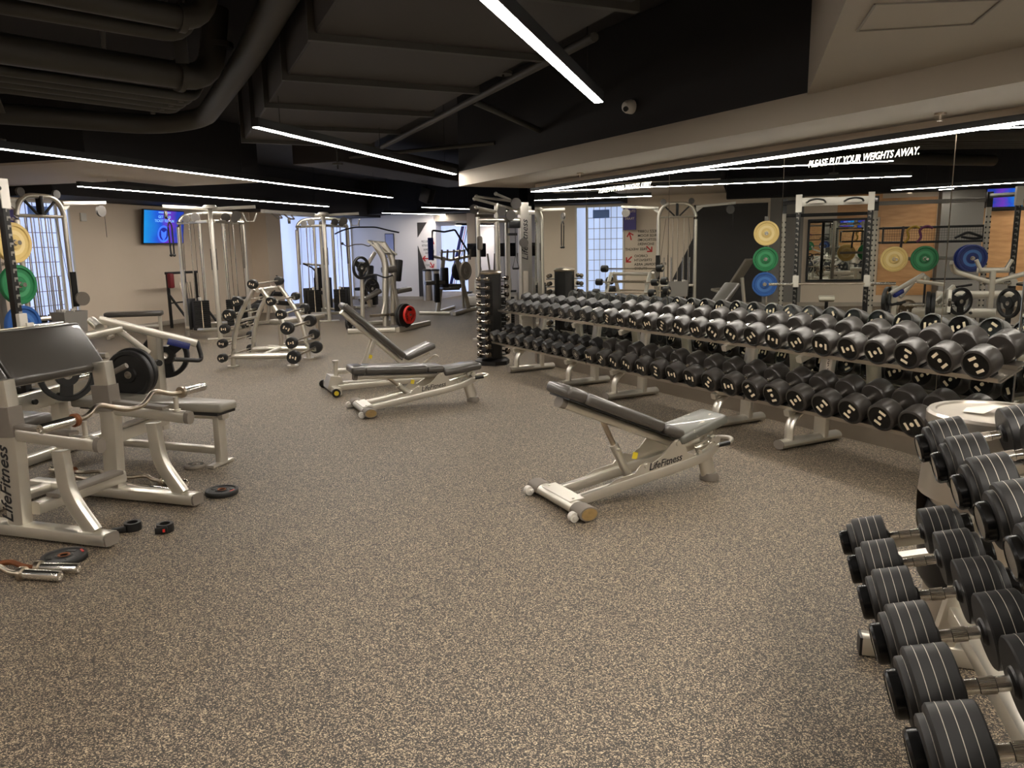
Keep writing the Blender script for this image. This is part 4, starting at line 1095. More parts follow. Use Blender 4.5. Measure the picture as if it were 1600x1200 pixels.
# ============================================================ FLAT PRESS MACHINE BEHIND
# local x = (.707,-.707) toward the camera side, y = (.707,.707); origin near pad front end
fm = thing('plate_loaded_press', 'silver plate-loaded press with long light grey bench, behind the arm curl bench', 'machine', (0.72, 5.62, 0), -45)
b = B(); b.box((-0.62, 0, 0.425), (1.25, 0.33, 0.06), bev=0.02, seg=3)
for v in b.bm.verts:
    if v.co.x > -0.35: v.co.y *= 1 - 0.42 * min(1, (v.co.x + 0.35) / 0.35)
b.build('bench_pad', VINYL_L, fm)
b = B(); b.box((-0.62, 0, 0.385), (1.2, 0.2, 0.02)); b.build('pad_board', BLACKM, fm)
b = B(); b.bar([(-1.2, 0, 0.35), (-0.03, 0, 0.36)], 0.07, 0.05); b.build('bench_rail', SILVER, fm)
b = B(); b.bar([(-0.09, 0, 0.02), (-0.09, 0, 0.35)], 0.08, 0.055, up=(1, 0, 0)); b.build('front_leg', SILVER, fm)
b = B(); b.bar([(-0.09, -0.13, 0.012), (-0.09, 0.10, 0.012)], 0.06, 0.02); b.build('foot_plate', SILVER, fm)
b = B(); b.bar([(-1.5, 0.0, 0.115), (-0.10, 0.0, 0.10)], 0.06, 0.05); b.build('low_rail', SILVER, fm)
# guard beam lying across below
b = B(); b.bar([(-0.50, -0.62, 0.30), (-0.66, 0.12, 0.28)], 0.06, 0.09); b.build('cross_tube', SILVER, fm)
b = B(); b.bar([(-0.50, -0.52, 0.36), (-0.64, 0.10, 0.34)], 0.07, 0.02); b.build('tube_guard', SILVER_D, fm)
def fmW(x, y, z):  # world -> local of the press
    dx, dy = x - 0.72, y - 5.62
    return ((dx - dy) * R2, (dx + dy) * R2, z)
# rear beams and arms (placed from world points)
b = B(); b.bar([fmW(-0.69, 6.1, 0.47), fmW(-0.12, 6.95, 0.47)], 0.07, 0.13); b.build('rear_beam', SILVER, fm)
b = B()
for f in (0.30, 0.55):
    c = Vector(fmW(-0.69, 6.1, 0.47)).lerp(Vector(fmW(-0.12, 6.95, 0.47)), f); b.cyl(c, c + Vector((0.06, 0, 0)), 0.02, seg=10)
b.build('bolt', BLACKM, fm)
b = B(); b.bar([fmW(-0.35, 6.55, 0.42), fmW(-0.35, 6.55, 0.05)], 0.09, 0.09, up=(1, 0, 0)); b.build('rear_post', SILVER, fm)
b = B(); b.bar([fmW(-0.8, 6.1, 0.04), fmW(0.1, 7.2, 0.04)], 0.08, 0.07); b.build('rear_foot', SILVER, fm)
b = B(); b.bar([fmW(0.36, 6.9, 0.86), fmW(0.35, 6.9, 0.05)], 0.08, 0.10, up=(1, 0, 0)); b.build('far_post', SILVER, fm)
b = B(); b.cyl(fmW(0.36, 6.84, 0.62), fmW(0.37, 6.78, 0.62), 0.025); b.build('post_knob', BLACKM, fm)
b = B(); b.bar([fmW(-0.03, 6.75, 1.0), fmW(0.66, 6.75, 0.765)], 0.045, 0.06, rad=0.01); b.build('press_arm', SILVER, fm)
b = B(); b.bar([fmW(0.44, 6.72, 0.80), fmW(0.60, 6.72, 0.745)], 0.052, 0.05); b.build('arm_placard', BLUE_T, fm)
b = B(); b.tube([fmW(0.665, 6.75, 0.78), fmW(0.69, 6.72, 0.62), fmW(0.47, 6.65, 0.66)], 0.018, 10, fil=0.05); b.build('far_handle', BLACKM, fm)
b = B(); b.bar([fmW(0.07, 6.8, 0.93), fmW(0.30, 6.85, 0.70)], 0.04, 0.05); b.bar([fmW(-0.28, 6.6, 0.86), fmW(0.12, 6.75, 0.92)], 0.05, 0.05); b.bar([fmW(-0.35, 6.5, 0.83), fmW(-0.05, 6.55, 0.62)], 0.05, 0.07); b.build('link_arm', SILVER, fm)
b = B(); b.tube([fmW(-0.08, 6.8, 0.99), fmW(-0.03, 6.68, 0.94)], 0.035, 14); b.build('pivot_housing', SILVER, fm)
b = B(); b.tube([fmW(-0.04, 6.35, 0.60), fmW(0.12, 6.25, 0.69)], 0.02, 12); b.build('near_handle', SILVER_D, fm)
b = B(); b.bar([fmW(-0.10, 6.4, 0.80), fmW(-0.06, 6.38, 0.50)], 0.05, 0.09, up=(1, 0, 0)); b.build('near_lever', SILVER, fm)
b = B(); b.cyl(fmW(-0.3, 6.45, 0.58), fmW(0.02, 6.9, 0.58), 0.025); b.build('weight_horn', CHROME, fm)

def gym_plate(label, loc, rz, r=0.22, th=0.035, m=RUBBER, tilt=0, group=None, hub=STEEL, spokes=True, ring=None, cat='weight plate', name='weight_plate'):
    # disc whose axis is local x
    t = thing(name, label, cat, loc, rz, group)
    b = B(); old = None
    prof = [(r * 0.14, -th / 2), (r * 0.30, -th / 2), (r * 0.34, -th * 0.25), (r * 0.80, -th * 0.25), (r * 0.84, -th / 2), (r * 0.97, -th / 2), (r, -th * 0.35), (r, th * 0.35), (r * 0.97, th / 2), (r * 0.84, th / 2), (r * 0.80, th * 0.25), (r * 0.34, th * 0.25), (r * 0.30, th / 2), (r * 0.14, th / 2), (r * 0.14, -th / 2)]
    if spokes:
        # three-slot plate: rim, hub and spokes
        b.lathe([(r * 0.80, -th * 0.35), (r * 0.84, -th / 2), (r * 0.97, -th / 2), (r, -th * 0.35), (r, th * 0.35), (r * 0.97, th / 2), (r * 0.84, th / 2), (r * 0.80, th * 0.35), (r * 0.80, -th * 0.35)], axis=(1, 0, 0), seg=36)
        b.lathe([(r * 0.14, -th / 2), (r * 0.40, -th / 2), (r * 0.44, 0), (r * 0.40, th / 2), (r * 0.14, th / 2), (r * 0.14, -th / 2)], axis=(1, 0, 0), seg=28)
        for k in range(3):
            a = k * 2 * PI / 3 + 0.4
            b.box((0, math.cos(a) * r * 0.60, math.sin(a) * r * 0.60), (th * 0.7, r * 0.48, r * 0.42), RX(math.degrees(a)))
    else:
        b.lathe(prof, axis=(1, 0, 0), seg=40)
    b.build('plate_body', m, t)
    b = B(); b.lathe([(r * 0.115, -th * 0.55), (r * 0.155, -th * 0.55), (r * 0.155, th * 0.55), (r * 0.115, th * 0.55), (r * 0.115, -th * 0.55)], axis=(1, 0, 0), seg=20); b.build('hub_ring', hub, t)
    if ring:
        b = B(); b.lathe([(r * 0.42, th * 0.27), (r * 0.62, th * 0.30), (r * 0.62, th * 0.26)], axis=(1, 0, 0), seg=36); b.lathe([(r * 0.42, -th * 0.27), (r * 0.62, -th * 0.30), (r * 0.62, -th * 0.26)], axis=(1, 0, 0), seg=36); b.build('face_ring', ring, t)
    return t
GP = 'black plates on the press machine'
gym_plate('large black plate on the near side of the press, turned edge on', (0.17, 6.52, 0.60), 55, 0.19, 0.05, group=GP, spokes=False)
gym_plate('second large black plate pressed against the near one', (0.14, 6.47, 0.59), 55, 0.185, 0.05, group=GP, spokes=False)
gym_plate('black slotted plate under the blue placard of the far arm', (0.43, 6.95, 0.66), 70, 0.19, 0.05, group=GP)
gym_plate('black slotted plate hanging below the arm pad of the curl bench', (-0.27, 6.35, 0.64), -75, 0.19, 0.05, group=GP)
gym_plate('black plate seen edge on beside the near column of the curl bench', (-0.62, 5.9, 0.62), 20, 0.20, 0.045, group=GP)
gym_plate('bronze toned plate low behind the curl bench upright', (-0.02, 6.95, 0.50), -70, 0.15, 0.04, m=mat('bronze_plate', (108, 92, 72), 0.45, 0.3), group=GP)
# ============================================================ SQUAT RACKS (line a = -7.92, i.e. x - y = -11.2)
def bumper(label, ab, z, m, ring, group, r=0.225, th=0.06):
    x, y, _ = P45(*ab)
    t = gym_plate(label, (x, y, z), -45, r, th, m, group=group, hub=CHROME, spokes=False, ring=ring)
    return t
RA = -7.4
def squat_rack(label, bc, bar_label, wd=1.15):
    # front uprights at local x=0, notched grey rear uprights behind; local y = b
    t = thing('squat_rack', label, 'rack', P45(RA, bc), -45, 'black and grey squat racks')
    for s in (-1, 1):
        y = s * wd / 2; yr = s * (wd / 2 + 0.20)
        b = B(); b.bar([(0, y, 0.0), (0, y, 2.2)], 0.075, 0.075, up=(1, 0, 0), rad=0.005); u = b.build('front_upright', BLACKM, t)
        b = B()
        for k in range(20):
            b.box((0.04, y + 0.012, 0.45 + k * 0.09), (0.006, 0.04, 0.022)); b.box((0.04, y - 0.004, 0.435 + k * 0.09), (0.006, 0.012, 0.04))
        b.build('slot_marks', GREYP, u)
        b = B(); b.bar([(-0.85, yr, 0.0), (-0.85, yr, 2.0)], 0.075, 0.085, up=(1, 0, 0), rad=0.005); r_ = b.build('rear_upright', LGREY, t)
        b = B()
        for k in range(18):
            for q in (-1, 1): b.box((-0.807, yr + q * 0.03, 0.30 + k * 0.09), (0.008, 0.022, 0.03))
        b.build('slot_marks', BLACKM, r_)
        b = B(); b.box((-0.85, yr, 2.12), (0.09, 0.09, 0.26)); b.bar([(-0.85, yr, 2.18), (0.0, y, 2.16)], 0.07, 0.07, rad=0.005); b.build('top_tube', BLACKM, t)
        b = B(); b.bar([(-1.0, yr, 0.04), (0.35, y, 0.04)], 0.075, 0.075, rad=0.005); b.build('base_tube', BLACKM, t)
        b = B(); b.box((0.045, y, 2.13), (0.012, 0.10, 0.30)); b.box((0.0, y + s * 0.045, 2.13), (0.10, 0.012, 0.30)); b.build('gusset_plate', WHITEP, t)
        b = B(); b.box((0.06, y, 0.79), (0.05, 0.10, 0.20), bev=0.004, seg=1); b.box((0.115, y, 0.71), (0.10, 0.09, 0.03)); b.box((0.16, y, 0.75), (0.02, 0.08, 0.09)); b.build('bar_hook', WHITEP, t)
    b = B(); b.bar([(0.02, -wd / 2, 2.15), (0.02, wd / 2, 2.15)], 0.04, 0.14, rad=0.004); b.build('top_beam', WHITEP, t)
    for s in (-1, 1):
        b = B(); b.tube([(0.06, s * 0.30 - 0.15, 2.14), (0.2, s * 0.30 - 0.11, 2.17), (0.24, s * 0.30, 2.19), (0.2, s * 0.30 + 0.11, 2.17), (0.06, s * 0.30 + 0.15, 2.14)], 0.016, 10, fil=0.05); b.build('pull_up_grip', BLACKM, t)
    b = B(); b.bar([(-0.85, -wd / 2 - 0.2, 1.95), (-0.85, wd / 2 + 0.2, 1.95)], 0.06, 0.06, rad=0.004); b.build('rear_cross_bar', BLACKM, t)
    q = thing('olympic_barbell', bar_label, 'barbell', P45(RA + 0.115, bc, 0.745), -45, 'barbells on the squat racks')
    b = B(); b.cyl((0, -0.64, 0), (0, 0.64, 0), 0.014, seg=12); b.build('shaft', CHROME_D, q)
    for s in (-1, 1):
        b = B(); b.cyl((0, s * 0.64, 0), (0, s * 1.02, 0), 0.025, seg=16); b.cyl((0, s * 0.63, 0), (0, s * 0.655, 0), 0.04, seg=16); b.build('sleeve', CHROME, q)
    return t
LGREY = mat('light_grey_steel', (168, 162, 150), 0.45, 0.2)
squat_rack('squat rack with white gusset and black notched upright, at the frame edge', 5.69, 'chrome barbell on the hooks of the squat rack by the coloured plates')
squat_rack('farther squat rack whose upright hides a television, seen only in the mirror', 2.35, 'chrome barbell on the hooks of the farther squat rack')
# plates on the pegs beside the first rack: axis along a, facing the room
G = 'coloured bumper plates on the side pegs'
PB = 6.77
for z, m, rg, nm in ((1.64, P_YEL, mat('pale_yellow_ring', (230, 208, 150), 0.45), 'yellow'), (1.17, P_GRN, mat('pale_green_ring', (60, 140, 92), 0.45), 'green'), (0.71, P_BLU, mat('pale_blue_ring', (66, 112, 176), 0.45), 'blue')):
    bumper(f'{nm} bumper plate hanging on the side pegs beside the first squat rack', (-7.92, PB), z, m, rg, G)
pg = thing('plate_peg_stand', 'grey post with chrome pegs that carries the three coloured plates', 'rack', P45(-8.2, PB), -45)
b = B(); b.bar([(0, 0.0, 0), (0, 0.0, 1.95)], 0.07, 0.07, up=(1, 0, 0)); b.bar([(-0.3, 0, 0.03), (0.3, 0, 0.03)], 0.08, 0.06); b.build('post', GREYP, pg)
for z in (1.64, 1.17, 0.71):
    b = B(); b.cyl((0.03, 0, z), (0.36, 0, z), 0.022, seg=12); b.cyl((0.36, 0, z), (0.38, 0, z), 0.026, seg=12); b.build('peg', CHROME, pg)
# storage bridge between the racks
br = thing('storage_bridge', 'black mesh storage shelf with plate pegs between the squat racks, seen in the mirror', 'shelf', P45(-8.3, 3.96), -45)
b = B()
for z in (1.42, 1.68):
    b.bar([(0, -0.80, z), (0, 0.80, z)], 0.03, 0.04)
    b.bar([(-0.4, -0.80, z), (-0.4, 0.80, z)], 0.03, 0.04)
for y in (-0.80, 0.80):
    b.bar([(0, y, 1.40), (0, y, 1.70)], 0.03, 0.03, up=(1, 0, 0)); b.bar([(0, y, 1.68), (-0.4, y, 1.68)], 0.03, 0.03); b.bar([(0, y, 1.42), (-0.4, y, 1.42)], 0.03, 0.03)
b.build('basket_frame', BLACKM, br)
b = B()
for k in range(40): b.box((0.0, -0.79 + k * 0.04, 1.55), (0.004, 0.004, 0.26))
for k in range(6): b.box((0.0, 0, 1.44 + k * 0.045), (0.004, 1.6, 0.004))
b.build('wire_mesh', BLACKM, br)
b = B(); b.box((-0.2, 0, 1.41), (0.4, 1.6, 0.01)); b.bar([(0, -0.80, 1.13), (0, 0.80, 1.13)], 0.06, 0.06); b.bar([(0, -0.9, 2.12), (0, 0.9, 2.12)], 0.05, 0.07); b.build('shelf_beam', GREYP, br)
for y in (0.62, 0.13, -0.58):
    b = B(); b.cyl((0.03, y, 1.13), (0.42, y, 1.13), 0.024, seg=12); b.build('plate_horn', CHROME, br)
G = 'bumper plates on the storage bridge'
rgs = [MATS['pale_yellow_ring'], MATS['pale_green_ring'], MATS['pale_blue_ring']]
bumper('yellow bumper plate on the bridge between the racks', (-8.13, 4.58), 1.13, P_YEL, rgs[0], G)
bumper('green bumper plate on the bridge between the racks', (-8.13, 4.09), 1.13, P_GRN, rgs[1], G)
bumper('outer dark blue bumper plate on the bridge between the racks', (-7.98, 3.38), 1.13, mat('navy_bumper_rubber', (30, 48, 112), 0.42), rgs[2], G, 0.235)
bumper('inner blue bumper plate on the bridge, behind the outer blue one', (-8.12, 3.40), 1.13, MATS['navy_bumper_rubber'], rgs[2], G, 0.235)
for k, (y, c, lb) in enumerate(((0.35, (150, 120, 30), 'yellow strap draped over the mesh basket'), (0.15, (90, 30, 70), 'purple strap heaped in the mesh basket'), (0.48, (40, 30, 32), 'black strap hanging down from the mesh basket'), (-0.55, (30, 28, 30), 'black looped band in the mesh basket'))):
    t = B(); x0 = 0.03
    pts = [(x0, y - 0.14, 1.66), (x0 + 0.03, y - 0.05, 1.71), (x0 + 0.02, y + 0.08, 1.64), (x0, y + 0.02, 1.5), (x0 + 0.02, y + 0.10, 1.42)]
    if k == 2: pts = [(x0, y, 1.70), (x0 + 0.04, y + 0.02, 1.5), (x0 + 0.04, y + 0.03, 1.25)]
    if k == 3: pts = [(x0, y + 0.2, 1.48), (x0 + 0.02, y, 1.58), (x0, y - 0.25, 1.48), (x0 + 0.01, y - 0.1, 1.46), (x0, y + 0.1, 1.5)]
    t.tube(pts, 0.022, 8, fil=0.06); o = t.build('exercise_strap', mat('strap_colour', c, 0.7)); o.location = P45(-8.3, 3.96); o.rotation_euler = (0, 0, -PI / 4)
    tag(o, lb, 'strap', 'straps in the storage basket')
# free standing mirror and its frame behind the first rack
b = B(); b.box((0, 0, 1.25), (0.01, 1.12, 1.3)); o = b.build('wall_mirror', MIRROR); o.location = P45(-11.62, 5.2); o.rotation_euler = (0, 0, -PI / 4); tag(o, 'framed wall mirror behind the first squat rack, seen in the big mirror', 'mirror')
b = B()
for (y, z, sy, sz) in ((0, 1.92, 1.2, 0.05), (0, 0.58, 1.2, 0.05), (-0.585, 1.25, 0.05, 1.38), (0.585, 1.25, 0.05, 1.38)): b.box((0.01, y, z), (0.04, sy, sz))
b.build('mirror_frame', BLACKM, o)
# incline bench by the charcoal wall and a second press near the racks (seen in the mirror)
t = thing('incline_bench', 'grey incline bench before the charcoal wall, seen in the mirror', 'bench', P45(-10.0, 7.45), 85)
b = B(); b.bar([(-0.55, 0, 0.04), (0.6, 0, 0.04)], 0.07, 0.06); b.bar([(-0.55, -0.3, 0.04), (-0.55, 0.3, 0.04)], 0.06, 0.06); b.bar([(0.6, -0.25, 0.04), (0.6, 0.25, 0.04)], 0.06, 0.06); b.build('base_frame', SILVER, t)
b = B(); b.bar([(0.1, 0, 0.05), (0.15, 0, 0.4)], 0.06, 0.06, up=(1, 0, 0)); b.bar([(-0.45, 0, 0.05), (-0.35, 0, 0.75)], 0.06, 0.06, up=(1, 0, 0)); b.build('post', SILVER, t)
b = B(); b.box((-0.28, 0, 0.80), (0.85, 0.28, 0.06), RY(52), bev=0.02); b.build('back_pad', VINYL_L, t)
b = B(); b.box((0.2, 0, 0.45), (0.36, 0.3, 0.06), RY(-12), bev=0.02); b.build('seat_pad', VINYL_L, t)
t = thing('plate_loaded_row', 'silver plate-loaded row with angled handles near the storage bridge, seen in the mirror', 'machine', P45(-6.0, 3.5), 135)
b = B(); b.bar([(-0.6, 0, 0.05), (0.6, 0, 0.05)], 0.08, 0.07); b.bar([(0.3, -0.75, 0.62), (0.3, 0.75, 0.62)], 0.07, 0.12); b.build('base_beam', SILVER, t)
b = B(); b.bar([(0.3, 0, 0.05), (0.3, 0, 0.98)], 0.08, 0.08, up=(1, 0, 0)); b.bar([(0.3, -0.6, 0.05), (0.3, -0.6, 0.62)], 0.07, 0.07, up=(1, 0, 0)); b.build('post', SILVER, t)
for s in (-1, 1):
    b = B(); b.bar([(0.3, 0, 0.80), (0.25, s * 0.55, 0.98), (0.1, s * 0.62, 1.12)], 0.05, 0.07, fil=0.08); b.bar([(0.3, s * 0.16, 0.98), (0.3, s * 0.24, 1.15)], 0.05, 0.06, up=(1, 0, 0)); b.build('arm', SILVER, t)
    b = B(); b.tube([(0.2, s * 0.3, 0.78), (0.0, s * 0.62, 0.74)], 0.018, 10); b.build('handle', BLACKM, t)
b = B(); b.box((0.3, 0, 0.99), (0.05, 0.44, 0.08), bev=0.01); b.build('chest_beam', SILVER, t)
gym_plate('black plate on the row machine near the storage bridge', P45(-6.3, 2.75, 0.72), 45, 0.22, 0.05)
t = thing('weight_tree', 'low dark dumbbell shelf with grey panel behind the second squat rack, seen in the mirror', 'shelf', P45(-10.6, 3.6), -45)
b = B(); b.box((0, -0.9, 0.33), (0.4, 1.3, 0.55), bev=0.01); b.build('cabinet', GREYP, t)
b = B(); b.bar([(0.22, -1.6, 0.66), (0.22, 0.0, 0.66)], 0.04, 0.04); b.bar([(0.22, -1.6, 0.0), (0.22, -1.6, 0.66)], 0.04, 0.04, up=(1, 0, 0)); b.bar([(0.22, 0.0, 0.0), (0.22, 0.0, 0.66)], 0.04, 0.04, up=(1, 0, 0)); b.build('frame', BLACKM, t)
t = thing('decline_bench', 'small bench with two pale pads inside the first rack, seen in the mirror', 'bench', P45(-8.0, 5.68), 140)
b = B(); b.bar([(-0.5, 0, 0.05), (0.55, 0, 0.05)], 0.06, 0.06); b.bar([(0, 0, 0.05), (0, 0, 0.38)], 0.06, 0.06, up=(1, 0, 0)); b.bar([(-0.5, -0.25, 0.04), (-0.5, 0.25, 0.04)], 0.05, 0.05); b.bar([(0.55, -0.25, 0.04), (0.55, 0.25, 0.04)], 0.05, 0.05); b.build('base_frame', BLACKM, t)
b = B(); b.box((-0.2, 0, 0.44), (0.75, 0.27, 0.07), RY(6), bev=0.025); b.build('back_pad', mat('pale_vinyl', (196, 190, 172), 0.4), t)
b = B(); b.box((0.38, 0, 0.43), (0.34, 0.29, 0.07), bev=0.025); b.build('seat_pad', MATS['pale_vinyl'], t)

# ============================================================ CABLE STATIONS
def stack(t, c, wd=0.30, dp=0.12, h=0.52, z0=0.14, R=None, top=2.0):
    # a stack of plates with guide rods
    b = B(); n = 15; x, y = c
    for k in range(n): b.box((x, y, z0 + (k + 0.5) * h / n), (wd, dp, h / n - 0.004), R)
    s_ = b.build('weight_stack', BLACKM, t)
    b = B()
    for k in (-1, 1):
        o = (R or Matrix.Identity(3)) @ Vector((k * wd * 0.28, 0, 0)); b.cyl((x + o.x, y + o.y, z0), (x + o.x, y + o.y, top), 0.010, seg=8)
    b.build('guide_rod', CHROME, t)
    b = B(); o = (R or Matrix.Identity(3)) @ Vector((0, -dp / 2 - 0.002, 0)); b.box((x + o.x, y + o.y, z0 + h / 2), (0.012, 0.003, h - 0.02), R); b.build('number_strip', CREAM, s_)
    b = B(); b.cyl((x, y, z0 + h), (x, y, top + 0.05), 0.004, seg=6); b.build('cable', BLACKM, t)
    b = B(); b.cyl((x, y, z0 + h), (x, y, z0 + h + 0.06), 0.03, seg=10); b.build('stack_head', WHITEP, t)
def pulley(t, c, ax, r=0.07, name='pulley'):
    b = B(); a = Vector(ax).normalized() * 0.018; c = Vector(c); b.lathe([(0, -0.018), (r, -0.018), (r * 0.88, 0), (r, 0.018), (0, 0.018)], c, ax, 22); b.build(name, PULLEYM, t)
def rope_handle(label, loc, L=0.28):
    t = thing('rope_handle', label, 'handle', loc, 0, 'cable handles')
    b = B(); b.tube([(0, 0, 0), (0, 0, -0.04)], 0.008, 8); b.build('clip', CHROME, t)
    b = B(); b.tube([(-0.02, 0, -L - 0.05), (-0.03, 0, -0.12), (0, 0, -0.04), (0.03, 0, -0.12), (0.03, 0.01, -L - 0.05)], 0.013, 8, fil=0.04); b.build('rope', BLACKM, t)
    b = B(); b.ball((-0.02, 0, -L - 0.06), 0.026); b.ball((0.03, 0.01, -L - 0.06), 0.026); b.build('rope_end', BLACKM, t)
def multi_station(label, loc, rz, lat=False, wd=0.55):
    t = thing('cable_tower', label, 'machine', loc, rz, 'four-stack cable towers')
    # front column
    b = B(); b.bar([(0, 0, 0.02), (0, 0.0, 2.12), (0, 0.14, 2.22), (0, 0.8, 2.22)], 0.155, 0.08, up=(1, 0, 0), fil=0.12, rad=0.025); fc = b.build('front_column', SILVER, t)
    b = B(); b.box((0, -0.006 - 0.035, 1.38), (0.10, 0.006, 0.36)); b.build('exercise_placard', BLACKM, fc)
    b = B(); b.box((0, 0, 0.012), (0.42, 0.16, 0.02), bev=0.006, seg=1); b.build('foot_plate', SILVER, t)
    for s in (-1, 1):
        b = B(); b.tube([(s * wd, 0.9, 0.0), (s * wd, 0.9, 2.05), (s * wd * 0.75, 0.9, 2.18), (0, 0.9, 2.2)], 0.034, 12, fil=0.16); b.build('side_post', SILVER, t)
        b = B(); b.tube([(0, 0.06, 0.17), (s * wd * 0.6, 0.25, 0.15), (s * wd, 0.86, 0.15)], 0.034, 12, fil=0.25); b.build('base_tube', SILVER, t)
        b = B(); b.tube([(s * 0.05, 0.05, 2.02), (s * wd, 0.86, 2.02)], 0.028, 10); b.build('upper_rail', SILVER, t)
        stack(t, (s * wd * 0.52, 0.42), 0.27, 0.12, R=RZ(-s * 20) if s > 0 else RZ(20))
        b = B(); b.box((s * wd * 0.72, 0.52, 0.42), (0.22, 0.03, 0.56), RZ(s * -20), bev=0.01); b.build('stack_shroud', BLACKM, t)
        pulley(t, (s * wd * 0.45, 0.35, 2.10), (0.3, 1, 0), 0.075); pulley(t, (s * wd * 0.72, 0.5, 2.08), (0.3, 1, 0), 0.065)
        b = B()
        for k in (0.3, 0.62, 0.85): b.cyl((s * wd * k, 0.3 + 0.3 * k, 2.05), (s * wd * (k + 0.06), 0.3 + 0.3 * k, 0.5), 0.004, seg=6)
        b.build('cable', BLACKM, t)
        b = B(); b.bar([(s * wd * 0.35, 0.6, 0.1), (s * wd * 0.35, 0.6, 2.1)], 0.07, 0.05, up=(1, 0, 0)); b.build('inner_post', SILVER, t)
        b = B(); b.bar([(s * wd * 0.94, 0.86, 1.2), (s * wd * 0.94, 0.86, 2.0)], 0.02, 0.03, up=(1, 0, 0)); b.build('adjust_rail', SILVER_D, t)
        # boom
        b = B(); b.bar([(s * 0.03, 0.25, 2.23), (s * 0.25, 0.2, 2.25), (s * 0.74, 0.1, 2.27)], 0.05, 0.055, fil=0.1); b.build('boom', WHITEP, t)
    b = B(); b.bar([(0, 1.8, 0.02), (0, 1.8, 2.1), (0, 1.6, 2.2), (0, 0.8, 2.2)], 0.10, 0.07, up=(1, 0, 0), fil=0.12); b.build('rear_column', SILVER, t)
    b = B(); b.lathe([(0, 0), (0.12, 0), (0.12, 0.03), (0.09, 0.055), (0, 0.06)], (0, 0.10, 2.24)); b.build('top_hub', WHITEP, t)
    b = B(); b.tube([(-wd, 0.9, 0.15), (0, 1.75, 0.15), (wd, 0.9, 0.15)], 0.03, 10, fil=0.3); b.build('rear_base_tube', SILVER, t)
    pulley(t, (-0.70, 0.1, 2.13), (1, 0.2, 0), 0.07, 'boom_pulley'); pulley(t, (0.42, 0.1, 2.12), (0.2, 1, 0), 0.08, 'boom_pulley')
    b = B(); b.bar([(0.52, 0.08, 2.16), (0.58, 0.06, 2.02), (0.70, 0.06, 2.02), (0.76, 0.08, 2.16)], 0.03, 0.02); b.build('swivel_bracket', WHITEP, t)
    return t
multi_station('silver cable tower in front of the blue television', (1.78, 14.16, 0), -7)
rope_handle('black rope handle hanging from the boom beside the television', (1.14, 14.30, 2.07), 0.55)
multi_station('silver cable tower in front of the large frosted window', (4.29, 16.36, 0), -12, lat=True)
t = thing('lat_bar', 'dark wide pulldown bar hanging on the cable tower by the window', 'bar', (5.0, 16.2, 1.98), -10, 'pulldown bars')
b = B(); b.tube([(-0.52, 0, -0.14), (-0.35, 0, -0.06), (-0.1, 0, 0), (0.35, 0, 0.0), (0.62, 0, -0.07), (0.85, 0, -0.12)], 0.016, 10, fil=0.08); b.build('bar_shaft', BLACKM, t)
b = B(); b.tube([(0, 0, 0), (0, 0, 0.15)], 0.01, 8); b.build('hanger', CHROME, t)
t = thing('curl_grip', 'short bent cable bar with ball ends below the wide pulldown bar', 'bar', (4.95, 16.1, 1.62), -10, 'pulldown bars')
b = B(); b.tube([(-0.35, 0, 0.02), (-0.25, 0, -0.05), (-0.1, 0, 0.0), (0.08, 0, 0.0), (0.2, 0, -0.05), (0.33, 0, 0.04)], 0.012, 8, fil=0.04); b.build('bar_shaft', SILVER_D, t)
b = B(); b.ball((-0.35, 0, 0.02), 0.03); b.ball((0.33, 0, 0.04), 0.03); b.build('ball_end', BLACKM, t)
t = thing('crossover_beam', 'long white crossover beam joining the two cable towers', 'beam', (2.65, 14.2, 2.2), math.degrees(math.atan2(1.9, 1.35)))
b = B(); b.bar([(0, 0, 0), (2.35, 0, 0.03)], 0.07, 0.06); b.build('beam_tube', WHITEP, t)
for x in (0.35, 0.9):
    b = B(); b.tube([(x, 0, -0.02), (x + 0.05, -0.08, -0.10), (x + 0.3, -0.08, -0.10), (x + 0.32, 0, -0.02)], 0.014, 8, fil=0.04); b.build('pull_up_grip', SILVER_D, t)

